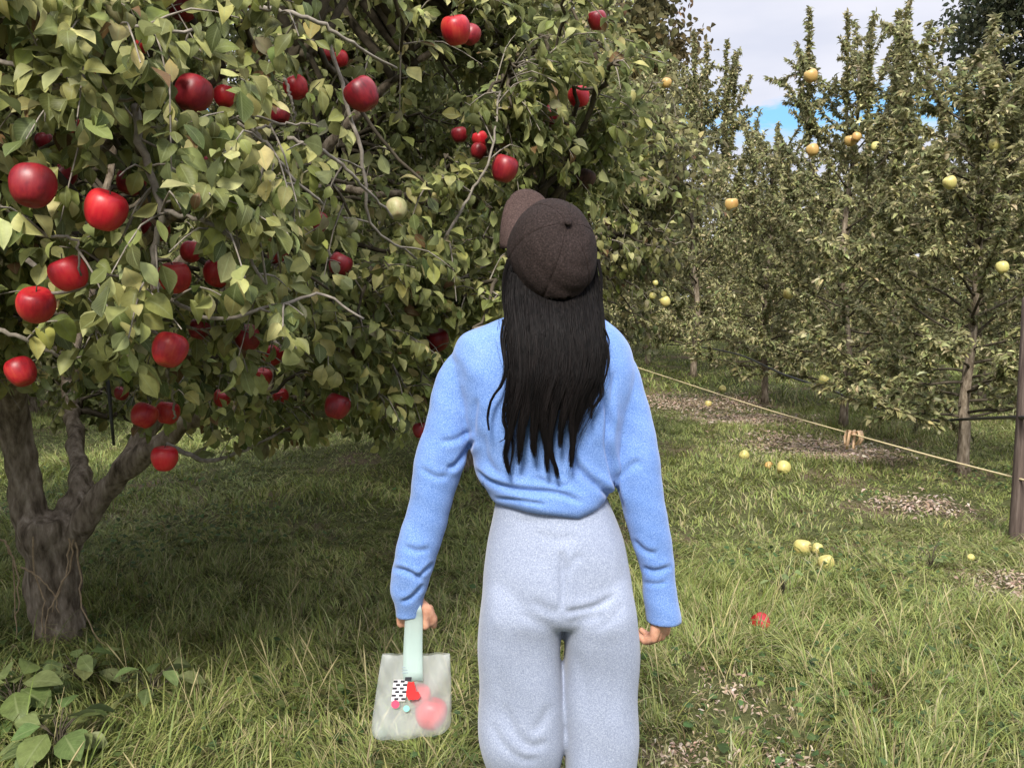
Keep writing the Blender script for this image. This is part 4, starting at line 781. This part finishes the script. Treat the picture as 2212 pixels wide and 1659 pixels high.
t.links.new(ramp(t, a_.outputs[0], [(.42, (.075, .155, .39)), (.68, (.135, .24, .52)), (.92, (.23, .35, .63))]), b.inputs['Base Color']); b.inputs['Roughness'].default_value = .95; b.inputs['Specular IOR Level'].default_value = .1; b.inputs['Sheen Weight'].default_value = .25; b.inputs['Sheen Roughness'].default_value = .5
bump(t, b, s1, .35, .002); link('sweater', sw, person, m)
# ---- trousers
T_ = MB()
loft(T_, interp_rings([(1058, 1085, 1305, 1.862, .080, 2.2), (1080, 1072, 1316, 1.862, .094, 2.3), (1110, 1064, 1330, 1.862, .103, 2.3), (1160, 1053, 1346, 1.858, .114, 2.3), (1215, 1048, 1354, 1.854, .120, 2.4), (1265, 1043, 1364, 1.854, .122, 2.4), (1305, 1040, 1370, 1.856, .118, 2.4), (1325, 1046, 1366, 1.860, .100, 2.2)], 44, 56))
def wleg(rows): return [sring((x, y, z), rx, ry, 36, 3.0) for (x, y, z, rx, ry) in rows]
def legrows(px, low):
    rows = []
    for (py, xl, xr, Y, ry) in px: a = P(xl, py, Y); b_ = P(xr, py, Y); rows.append(((a.x + b_.x) / 2, Y, a.z, (b_.x - a.x) / 2, ry))
    rows = np.array(rows + low); idx = np.linspace(0, len(rows) - 1, 60); return smoothpath_nd(rows, idx)
xL = P(1122, 1500, 1.86).x; xR = P(1297, 1500, 1.86).x
Lleg = legrows([(1175, 1085, 1205, 1.860, .070), (1240, 1052, 1212, 1.857, .105), (1300, 1039, 1214, 1.855, .121), (1350, 1036, 1211, 1.857, .115), (1420, 1035, 1210, 1.86, .105), (1500, 1035, 1214, 1.86, .098), (1560, 1036, 1218, 1.86, .098), (1600, 1038, 1217, 1.865, .096), (1640, 1046, 1209, 1.88, .090), (1680, 1058, 1196, 1.91, .082)], [(xL + .002, 2.00, .28, .066, .078), (xL + .004, 2.09, .16, .072, .082), (xL + .004, 2.15, .075, .080, .088)])
Rleg = legrows([(1175, 1222, 1320, 1.860, .070), (1240, 1216, 1352, 1.857, .105), (1300, 1216, 1370, 1.855, .121), (1350, 1218, 1374, 1.857, .115), (1420, 1219, 1376, 1.86, .105), (1500, 1217, 1376, 1.86, .098), (1590, 1221, 1374, 1.86, .096), (1659, 1223, 1373, 1.86, .095), (1750, 1224, 1372, 1.85, .095)], [(xR, 1.84, .25, .077, .09), (xR, 1.83, .12, .083, .095), (xR, 1.82, .04, .087, .10)])
for rows in (Lleg, Rleg): loft(T_, wleg(rows) + [sring((rows[-1][0], rows[-1][1], rows[-1][2] + .002), rows[-1][3] - .009, rows[-1][4] - .009, 36), sring((rows[-1][0], rows[-1][1], rows[-1][2] + .05), rows[-1][3] - .014, rows[-1][4] - .014, 36)])
tr = fuse('trousers', T_, .0050, 22); V, Nn = getv(tr)
und = .0016 * np.sin(V[:, 0] * 38 + V[:, 2] * 7 + 1.5 * np.sin(V[:, 2] * 15)) + .002 * np.sin(V[:, 2] * 33 + V[:, 0] * 20); V = V + Nn * und[:, None]
FT = [([(1214, 1190), (1216, 1250), (1216, 1322)], .016, .007), ([(1216, 1322), (1250, 1318), (1290, 1308), (1330, 1285)], .010, .006), ([(1214, 1322), (1185, 1318), (1145, 1296)], .006, .010), ([(1222, 1240), (1236, 1215), (1258, 1195)], .005, .008), ([(1225, 1350), (1262, 1336), (1310, 1330)], .005, .009), ([(1205, 1352), (1165, 1345), (1120, 1325)], .004, .010),
      ([(1090, 1520), (1112, 1580), (1148, 1612), (1185, 1600)], .007, .009), ([(1060, 1560), (1090, 1612), (1130, 1640), (1170, 1638)], .006, .008), ([(1190, 1520), (1170, 1560), (1150, 1585)], .006, .009), ([(1150, 1150), (1200, 1165), (1250, 1160)], .004, .010), ([(1105, 1120), (1150, 1128), (1200, 1122)], .003, .008), ([(1330, 1120), (1345, 1200), (1352, 1260)], .004, .009),
      ([(1240, 1400), (1262, 1480), (1270, 1560)], .004, .012), ([(1075, 1350), (1070, 1430), (1080, 1500)], .004, .012), ([(1320, 1360), (1330, 1450), (1322, 1560)], .004, .012), ([(1350, 1300), (1320, 1340), (1280, 1360)], .004, .010)]
V = folds(V, Nn, [(a, b_ * .5, c * 1.05) for a, b_, c in FT]); setv(tr, V)
m, t, b, o_ = mat('grey_fleece'); s1 = noise(t, 380, 2, .65); s2 = noise(t, 7, 4); a_ = N(t, 'ShaderNodeMath', operation='MULTIPLY_ADD'); t.links.new(s2, a_.inputs[0]); a_.inputs[1].default_value = .2; t.links.new(s1, a_.inputs[2])
t.links.new(ramp(t, a_.outputs[0], [(.38, (.18, .21, .285)), (.62, (.265, .30, .395)), (.85, (.38, .42, .51))]), b.inputs['Base Color']); b.inputs['Roughness'].default_value = .95; b.inputs['Specular IOR Level'].default_value = .1; b.inputs['Sheen Weight'].default_value = .2
bump(t, b, s1, .35, .002); link('trousers', tr, person, m)
# ---- body (one continuous surface)
B_ = MB(); hc = np.array(P(1190, 548, 1.842))
av = nrm(np.array([.28, -.80, .52])); fv = np.array([-.18, .37, .88]); fv = nrm(fv - av * fv.dot(av)); rv = np.cross(fv, av)   # apex, face, right
rotm = np.stack([rv, fv, av])
ell(B_, hc + fv * -.004, (.070, .086, .080), rotm, 28, 18); ell(B_, hc + fv * .028 - av * .060, (.052, .052, .062), rotm)      # skull, jaw
ell(B_, hc + fv * .060 - av * .095, (.022, .018, .016), rotm); ell(B_, hc + fv * .092 - av * .040, (.011, .018, .020), rotm)    # chin, nose
ell(B_, hc + fv * .078 - av * .068, (.022, .010, .009), rotm); ell(B_, hc + fv * .076 - av * .010, (.052, .016, .012), rotm)    # lips, brow
for s in (-1, 1): ell(B_, hc + rv * .072 * s - av * .030 - fv * .004, (.008, .018, .030), rotm)
nk0 = np.array(P(1192, 735, 1.865)); nk1 = hc - av * .02 + np.array([0, .01, -.05])
def chain(pts, rad, k=14): B_.tube(smoothpath(pts, 10 * len(pts)), np.interp(np.linspace(0, len(pts) - 1, 10 * len(pts)), np.arange(len(pts)), rad), k); 
chain([nk0 - [0, 0, .06], nk0, (nk0 + nk1) / 2, nk1], [.062, .054, .048, .050])
loft(B_, interp_rings([(705, 1100, 1290, 1.86, .045, 2), (735, 1035, 1325, 1.862, .055, 2.2), (800, 1020, 1330, 1.862, .070, 2.3), (900, 1040, 1325, 1.862, .075, 2.3), (1000, 1060, 1320, 1.862, .074, 2.3), (1080, 1085, 1300, 1.862, .074, 2.2), (1180, 1070, 1335, 1.862, .088, 2.3), (1270, 1062, 1348, 1.862, .088, 2.3), (1310, 1080, 1330, 1.862, .07, 2.2)], 40, 36))
for s, rows in ((0, Lleg), (1, Rleg)):
    a = np.array([r[:3] for r in rows[::10]]); chain(list(a), list(np.interp(np.linspace(0, 1, len(a)), [0, .2, .55, .7, 1], [.070, .068, .048, .046, .032])))
handL = np.array(P(886, 1322, 1.866)); handR = np.array(P(1428, 1350, 1.862))
chain([ql[0], ql[16], ql[30], ql[40], handL + [0, 0, .045]], [.028, .026, .024, .022, .021]); chain([qr[0], qr[16], qr[30], qr[40], handR + [0, 0, .045]], [.028, .026, .024, .021, .020])
# right hand: relaxed, half curled, back of the hand to the outside
def hand(w, dn, out, fw, curl, thumbside=1):
    """w wrist, dn finger direction, out = back-of-hand normal, fw = towards index side"""
    dn, out, fw = nrm(dn), nrm(out), nrm(fw); palm = w + dn * .042
    for i, (o1, l) in enumerate(((.031, .068), (.011, .076), (-.009, .070), (-.028, .055))):
        kn = w + dn * (.070 - .004 * abs(i - 1)) + fw * o1
        B_.tube([w + fw * o1 * .5 + dn * .0, w + dn * .04 + fw * o1 * .85, kn], [.0145, .0130, .0105], 10)
        c = curl[i]; p = kn; ang = .25; pts = [kn]
        for q, f_ in enumerate((.42, .32, .26)):
            ang += c * (1.0, 1.15, .7)[q]; p = p + (dn * math.cos(ang) - out * math.sin(ang)) * l * f_ ; pts.append(p)
        B_.tube(pts, [.0098, .0088, .0080, .0068], 10)
        ell(B_, pts[-1], (.0066, .0066, .0066), k=10, n=6); ell(B_, kn, (.0105, .0105, .0105), k=10, n=6); ell(B_, pts[1], (.0088,) * 3, k=10, n=6); ell(B_, pts[2], (.0080,) * 3, k=10, n=6)
    th = [w + fw * .016 + dn * .012, w + fw * .036 + dn * .036 - out * .010, w + fw * .042 + dn * .060 - out * .022, w + fw * .036 + dn * .078 - out * .032]; B_.tube(th, [.0145, .0120, .0098, .0080], 10); ell(B_, th[-1], (.0078,) * 3, k=10, n=6); ell(B_, th[0], (.0145,) * 3, k=10, n=6)
hand(handR + [.004, 0, .038], np.array([-.10, .10, -1]), np.array([.80, -.60, 0]), np.array([.60, .80, 0]), (.62, .68, .74, .80))
hand(handL + [0, .006, .034], np.array([.06, .0, -1]), np.array([-.35, -.94, 0]), np.array([.94, -.35, .12]), (1.15, 1.2, 1.2, 1.2))
bd = fuse('body', B_, .0032, 2); V, Nn = getv(bd); setv(bd, V)
m, t, b, o_ = mat('skin'); s1 = noise(t, 90, 4); t.links.new(ramp(t, s1, [(.35, (.42, .20, .125)), (.7, (.58, .32, .21))]), b.inputs['Base Color']); b.inputs['Roughness'].default_value = .55; b.inputs['Subsurface Weight'].default_value = .08; b.inputs['Subsurface Radius'].default_value = (.01, .004, .002); bump(t, b, s1, .2, .001)
link('body', bd, person, m)
M_eye = simple('eye_white', [(.3, (.6, .58, .55)), (.7, (.7, .68, .66))], 10, .3, 0)
for s in (-1, 1): e_ = MB(); ell(e_, hc + fv * .070 - av * .028 + rv * .029 * s - PO, (.0115,) * 3); link('eye', e_.mesh(), person, M_eye)
M_shoe = simple('canvas_shoe', [(.3, (.55, .54, .52)), (.7, (.68, .67, .64))], 60, .8, .2)
for (x, y, z) in ((xL + .004, 2.17, 0), (xR, 1.84, 0)):
    s_ = MB(); ell(s_, (x, y + .07, .035), (.042, .115, .034)); ell(s_, (x, y - .01, .055), (.036, .05, .055)); sh = fuse('shoe', s_, .005, 3); V, _ = getv(sh); V[:, 2] = np.maximum(V[:, 2], .004); setv(sh, V); link('shoe', sh, person, M_shoe)
# ---- cap
def capP(phi, psi, add=0.):
    rf, rr, ra = (.104 if math.cos(psi) > 0 else .104 + .017 * abs(math.cos(psi))), .0870, .104
    seam = 0
    for k_ in range(6):
        d_ = (psi - (k_ * math.pi / 3 + math.pi / 6) + math.pi) % (2 * math.pi) - math.pi; seam += math.exp(-(d_ / .028) ** 2) * min(1, phi / .5)
    w = 1 - .022 * seam + .010 * math.sin(3 * psi + 1) * math.sin(phi * 2) + .008 * math.sin(7 * psi + 3 * phi) * math.sin(phi) + .022 * math.sin(phi * 9 + 2 * math.sin(psi * 2)) * math.sin(phi) ** 2 * (.5 + .5 * math.cos(psi - 2.6)) + .004 * math.sin(phi * 22 + psi * 5)
    cp, sp_ = math.cos(phi), math.sin(phi); top = .96 + .04 * math.cos(psi)
    return hc + av * (ra * top * cp * (1 if cp > 0 else 1.0)) * w + (fv * rf * math.cos(psi) + rv * rr * math.sin(psi)) * sp_ ** .74 * (w + add)
KA, KP = 216, 40; V = []; Q = []
for i in range(KP + 1):
    for j in range(KA):
        psi = j * 2 * math.pi / KA; pmax = R(104) + R(2) * math.cos(psi); V.append(capP(.001 + (pmax - .001) * i / KP, psi))
for i in range(KP):
    for j in range(KA):
        psi = (j + .5) * 2 * math.pi / KA; da = abs(psi - math.pi); h_ = (i + .5) / KP
        if da < .40 and .76 + .50 * da ** 2 * 1.0 < h_ < 1.0 - .085: continue
        Q.append([i * KA + j, i * KA + (j + 1) % KA, (i + 1) * KA + (j + 1) % KA, (i + 1) * KA + j])
M_cap = simple('brown_cap_cloth', [(.35, (.013, .009, .008)), (.55, (.026, .018, .016)), (.75, (.048, .033, .031))], 300, .92, .5, .0015, None, .15, 3)
co = link('cap', npmesh('cap', np.array(V) - PO, np.array(Q)), person, M_cap); md = co.modifiers.new('s', 'SOLIDIFY'); md.thickness = .002; md.offset = 1
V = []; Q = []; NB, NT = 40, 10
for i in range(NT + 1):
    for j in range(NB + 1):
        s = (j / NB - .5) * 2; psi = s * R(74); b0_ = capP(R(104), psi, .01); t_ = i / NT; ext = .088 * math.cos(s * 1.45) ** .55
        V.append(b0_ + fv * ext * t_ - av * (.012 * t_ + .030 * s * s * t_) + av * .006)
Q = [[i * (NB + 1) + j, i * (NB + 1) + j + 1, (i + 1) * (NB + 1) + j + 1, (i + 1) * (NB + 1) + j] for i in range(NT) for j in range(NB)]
M_brim = simple('brown_brim_cloth_lit', [(.35, (.034, .021, .018)), (.55, (.056, .036, .031)), (.75, (.088, .057, .050))], 300, .92, .5, .0015, None, .15, 3)  # same brown as the crown; light falling on the brim painted in as lighter colour
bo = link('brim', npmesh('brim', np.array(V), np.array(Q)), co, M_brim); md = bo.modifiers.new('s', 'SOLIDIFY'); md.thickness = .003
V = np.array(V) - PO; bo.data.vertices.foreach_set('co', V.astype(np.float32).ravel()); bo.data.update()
bt = MB(); ell(bt, capP(.001, 0) + av * .0035 - PO, (.0075, .0075, .0050), rotm, 12, 8); link('button', bt.mesh(), co, M_cap)
st_ = MB(); st_.tube([capP(R(92), math.pi + a) * 1 - PO - av * .001 for a in np.linspace(-.5, .5, 14)], .0042, 6); link('strap', st_.mesh(), co, M_cap)
# ---- hair
HL = np.array([(545, 1106, 1280, 1.815, 1.85), (600, 1094, 1288, 1.806, 1.84), (640, 1090, 1294, 1.790, 1.835), (680, 1092, 1298, 1.762, 1.82), (720, 1095, 1303, 1.742, 1.80), (760, 1097, 1309, 1.730, 1.785), (820, 1098, 1309, 1.720, 1.770), (880, 1094, 1284, 1.724, 1.758), (940, 1098, 1254, 1.728, 1.752), (1000, 1104, 1236, 1.732, 1.750), (1040, 1108, 1230, 1.735, 1.750)], float)
def hairpt(u, py, lift=0., dx=0.):
    r = [np.interp(py, HL[:, 0], HL[:, c]) for c in range(1, 5)]; u2 = 2 * u - 1; s = math.sqrt(max(0, 1 - min(1, abs(u2)) ** 2.4)); Y = r[3] - (r[3] - r[2]) * s - lift
    x = r[0] + (r[1] - r[0]) * u + dx; return np.array(P(x, py, Y))
rg = np.random.default_rng(77); hm = MB()
clumps = [(.03, 1098, 925), (.12, 1105, 1022), (.25, 1132, 1000), (.38, 1156, 985), (.50, 1172, 1018), (.60, 1187, 1030), (.72, 1205, 965), (.82, 1228, 1008), (.92, 1240, 940), (.98, 1268, 890)]
NS = 5200
for i in range(NS):
    u = rg.uniform(0, 1); cu, cx_, cy_ = clumps[int(np.argmin([abs(u - c[0]) + rg.uniform(0, .05) for c in clumps]))]
    tip = cy_ - abs(rg.normal(0, 58)) + rg.uniform(0, 8); st0 = 575 + 30 * math.sqrt(max(0, 1 - (2 * u - 1) ** 2)) - (25 if abs(2 * u - 1) > .9 else 0)
    ph = cu * 40; fly = rg.normal(0, 1); pts = []; n_ = 20; lift0 = rg.uniform(-.005, .009); wa, wb, wc = rg.uniform(0, 6.3), rg.normal(0, 3.2), rg.uniform(70, 140)
    for q in range(n_):
        f = q / (n_ - 1); py = st0 + (tip - st0) * f; g = max(0, (py - 760) / 260) ** 1.2; g = min(g, 1)
        dx = (5.5 * math.sin(py / 38. + ph) + 2 * math.sin(py / 17. + ph * 2)) * g + 1.5 * math.sin(py / 60. + u * 9) + fly * 1.1 * f + 10 * math.sin(py / 62. + 1 + ph * .12) * g + wb * math.sin(py / wc + wa) * (1 - .6 * g)
        base = hairpt(u, py, lift0 * (1 - .4 * g) + .0018 * math.sin(ph + u * 23) * g + .003, dx)
        tgt = np.array(P(cx_ + dx * 1.2, py, base[1] - .001)); w_ = g * .93; pts.append(base * (1 - w_) + tgt * w_ + np.array([fly * .0006 * g, 0, 0]))
    hm.tube(pts, np.interp(np.linspace(0, 1, n_), [0, .6, 1], [.00072, .0007, .00025]), 3, cap=False)
# loose locks at the sides
for (pl, nn, sp_) in (([(1094, 700), (1088, 740), (1092, 790), (1084, 830), (1062, 862), (1053, 900), (1056, 930)], 34, 2.6), ([(1100, 800), (1096, 850), (1088, 890), (1094, 930), (1090, 950)], 26, 3), ([(1105, 860), (1088, 905), (1098, 940), (1080, 955)], 16, 3), ([(1090, 690), (1084, 730), (1088, 775), (1092, 800)], 14, 2.0),
                      ([(1300, 720), (1312, 750), (1315, 780), (1308, 815), (1296, 850)], 26, 2.5), ([(1304, 705), (1316, 735), (1313, 760)], 8, 1.5), ([(1290, 800), (1300, 850), (1280, 885), (1278, 905)], 20, 3), ([(1100, 560), (1089, 600), (1087, 650), (1094, 700)], 34, 2.5), ([(1290, 560), (1298, 600), (1299, 650), (1301, 700)], 34, 2.5), ([(1098, 880), (1108, 960), (1100, 1020)], 20, 3)):
    for i in range(nn):
        ox, oz = rg.normal(0, sp_), rg.normal(0, .0025); q = smoothpath([(a + ox * (1 - .75 * k_ / (len(pl) - 1)) + rg.normal(0, .6), b_, 0) for k_, (a, b_) in enumerate(pl)], 14); pts = []
        for a, b_, _ in q: Yh = np.interp(b_, [560, 650, 720, 800, 900, 1000], [1.825, 1.81, 1.775, 1.745, 1.736, 1.738]); pts.append(P(a, b_, Yh + oz))
        hm.tube(pts, np.linspace(.0009, .0003, 14), 3, cap=False)
for i in range(170):   # flyaways
    u = rg.choice([rg.uniform(-.02, .12), rg.uniform(.88, 1.02), rg.uniform(0, 1)]); y0_ = rg.uniform(600, 880); y1_ = y0_ + rg.uniform(70, 190); k1, k2 = rg.normal(0, 9), rg.uniform(20, 60); pts = []
    for q in range(12):
        f = q / 11; py = min(y0_ + (y1_ - y0_) * f, 1035); pts.append(hairpt(u, py, .006 + .004 * math.sin(f * 3), k1 * math.sin(f * 3.1 + .3) + 2 * math.sin(py / k2 + u * 50)))
    hm.tube(pts, np.linspace(.0004, .0002, 12), 3, cap=False)
link('hair', npmesh('hair', np.concatenate(hm.V) - PO, np.concatenate(hm.Q)), person, None)
hv = MB(); rings = []
for py in np.linspace(570, 885, 34):
    us = np.linspace(.015, .985, 22); fr = [hairpt(u_, py, -.006, 0) for u_ in us]
    if py > 860: g = (py - 860) / 200; c_ = np.mean(fr, 0); fr = [c_ + (p_ - c_) * [1 - g, 1, 1] for p_ in fr]
    bk = [np.array([p_[0] * .85 + np.mean([f_[0] for f_ in fr]) * .15, max(p_[1], fr[0][1]) + (.02 if py < 700 else .008), p_[2]]) for p_ in fr[::-1]]; rings.append(np.array(fr + bk))
loft(hv, rings)
m, t, b, o_ = mat('dark_hair'); s1 = noise(t, 160, 3, .6, (1, 1, .05)); t.links.new(ramp(t, s1, [(.35, (.0025, .002, .002)), (.7, (.010, .0075, .007))]), b.inputs['Base Color']); b.inputs['Roughness'].default_value = .55; b.inputs['Specular IOR Level'].default_value = .12
bpy.data.objects['hair'].data.materials.append(m); me = hv.mesh(); V, _ = getv(me); setv(me, V); link('hair_mass', me, bpy.data.objects['hair'], m)
# ================================================================== the bag
BY = 1.86; bagO = np.array(P(888, 1500, BY)); bag = tag(empty('bag', tuple(bagO)), 'small translucent white plastic bag hanging from the left hand with red apples in it', 'bag')
def bagmesh(inset=0., top=1412):
    rows = [(1412, 826, 972, .006), (1425, 823, 973, .012), (1460, 818, 974, .022), (1500, 812, 975, .030), (1540, 806, 975, .043), (1566, 804, 974, .042), (1580, 812, 964, .030), (1588, 826, 940, .016)]; rings = []; rows = np.array(rows, float)
    for r in smoothpath_nd(rows, np.linspace(0, len(rows) - 1, 36)):
        a = P(r[1], r[0], BY); b_ = P(r[2], r[0], BY); rx = (b_.x - a.x) / 2; g = sring(((a.x + b_.x) / 2, BY, a.z), rx, r[3], 64, 3.2)
        g[:, 2] += (g[:, 0] - (a.x + b_.x) / 2) * .10 * np.clip((r[0] - 1520) / 60, 0, 1)
        g[:, 1] += .0035 * np.sin(g[:, 0] * 90 + r[0] * .06) + .002 * np.sin(g[:, 0] * 190 - r[0] * .11); rings.append(g)
    k = 64; V = np.concatenate(rings + [rings[-1].mean(0)[None]]); n_ = len(rings); Q = [[i * k + j, i * k + (j + 1) % k, (i + 1) * k + (j + 1) % k, (i + 1) * k + j] for i in range(n_ - 1) for j in range(k)]
    Q += [[n_ * k, (n_ - 1) * k + q, (n_ - 1) * k + q + 1, (n_ - 1) * k + (q + 2) % k] for q in range(0, k, 2)]
    return npmesh('pouch', V - bagO, np.array(Q))
def plastic(name, tp, col):
    m, t, b, o_ = mat(name); b.inputs['Base Color'].default_value = (*col, 1); b.inputs['Roughness'].default_value = .35; b.inputs['Specular IOR Level'].default_value = .4; s = noise(t, 22, 5); bump(t, b, s, .5, .004)
    tl = N(t, 'ShaderNodeBsdfTranslucent'); tl.inputs[0].default_value = (*col, 1); tt = N(t, 'ShaderNodeBsdfTransparent'); tt.inputs[0].default_value = (.97, .99, .98, 1); m1 = N(t, 'ShaderNodeMixShader'); m1.inputs[0].default_value = .4; m2 = N(t, 'ShaderNodeMixShader'); m2.inputs[0].default_value = tp
    t.links.new(b.outputs[0], m1.inputs[1]); t.links.new(tl.outputs[0], m1.inputs[2]); t.links.new(m1.outputs[0], m2.inputs[1]); t.links.new(tt.outputs[0], m2.inputs[2]); t.links.new(m2.outputs[0], o_.inputs[0]); return m
M_pl = plastic('translucent_plastic', .72, (.93, .96, .95)); M_pl2 = plastic('folded_plastic', .30, (.62, .74, .70))
link('pouch', bagmesh(), bag, M_pl)
for dy_ in (-.012, .014):   # two straps meeting in the hand
    hb = MB(); q = smoothpath([P(892, 1470, BY + dy_ * 2.2), P(892, 1412, BY + dy_ * 1.3), P(893, 1370, BY + dy_), P(894, 1335, BY + dy_ * 1.1), P(893, 1318, BY + dy_ * 1.6), P(891, 1306, BY + dy_ * 1.2)], 16); w = np.array([.0205, 0, 0]); n_ = len(q)
    wv = np.linspace(1.05, .85, n_)[:, None]; V = np.concatenate([q - w * wv, q - w * wv * .3 + [0, -.002, 0], q + w * wv * .4 + [0, .002, 0], q + w * wv]) - bagO; hb.add(V, [[c_ * n_ + j, c_ * n_ + j + 1, (c_ + 1) * n_ + j + 1, (c_ + 1) * n_ + j] for c_ in range(3) for j in range(n_ - 1)]); o = link('handle', hb.mesh(), bag, M_pl2); o.modifiers.new('s', 'SOLIDIFY').thickness = .0012
def printm(name, col, rough=.5): return simple(name, [(.3, col), (.7, tuple(c * 1.15 for c in col))], 40, rough, 0)
MP = {'k': printm('black_print', (.02, .02, .025)), 'w': printm('white_print', (.62, .58, .60)), 'r': printm('red_print', (.50, .02, .02)), 'c': printm('crimson_print', (.48, .05, .10)), 't': printm('teal_print', (.20, .50, .42)), 'g': printm('grey_print', (.22, .27, .30))}
def pr(polys, key, name, d=.0): 
    pm = MB()
    for pg in polys:
        V = []
        for (x, y) in pg:
            t_ = np.interp(y, [1412, 1425, 1460, 1500, 1540, 1566], [.006, .012, .022, .030, .041, .040]); V.append(np.array(P(x, y, BY - t_ - .006 - d)) - bagO)
        pm.add(np.array(V), [[0, 1, 2, 3]] if len(V) == 4 else [[0, i, i + 1, i + 2] for i in range(1, len(V) - 2, 2)])
    o = link(name, pm.mesh(smooth=False), bag, MP[key]); return o
def blobp(cx_, cy_, rx, ry, n_=12, jag=0): return [(cx_ + rx * (1 + jag * math.sin(i * 2.7)) * math.cos(i * 2 * math.pi / n_), cy_ + ry * (1 + jag * math.cos(i * 3.1)) * math.sin(i * 2 * math.pi / n_)) for i in range(n_)]
def cell(x, y, w, h, sk=-.12): return [(x + (y - 1490) * sk, y), (x + w + (y - 1490) * sk, y), (x + w + (y + h - 1490) * sk, y + h), (x + (y + h - 1490) * sk, y + h)]
pr([cell(848, 1468, 30, 46)], 'w', 'checked_print'); pr([cell(848 + (j * 15 if i % 2 == 0 else j * 15 + 6), 1469 + i * 7.6, 9, 5) for i in range(6) for j in range(2)] + [cell(872, 1462, 14, 9)], 'k', 'checked_print', .0008)
pr([blobp(888, 1492, 11, 21, 12, .12), blobp(898, 1502, 10, 9, 12, .1)], 'r', 'red_print'); pr([blobp(854, 1521, 9, 9)], 'c', 'red_print', .0004); pr([blobp(878, 1530, 7, 7)], 't', 'teal_print')
pr([cell(868, 1440 + i * 6, 20 - 3 * i, 1.8, 0) for i in range(3)], 'g', 'faint_lines_print')
apple(0, 0, 0, 0, 'b', 'largest red apple at the bottom right inside the plastic bag', 'apples in the plastic bag', pos=P(930, 1540, BY), size=.070, stem=False); apple(0, 0, 0, 0, 'b', 'red apple resting on top of the largest one inside the plastic bag', 'apples in the plastic bag', pos=P(908, 1503, BY + .004), size=.048, stem=False)
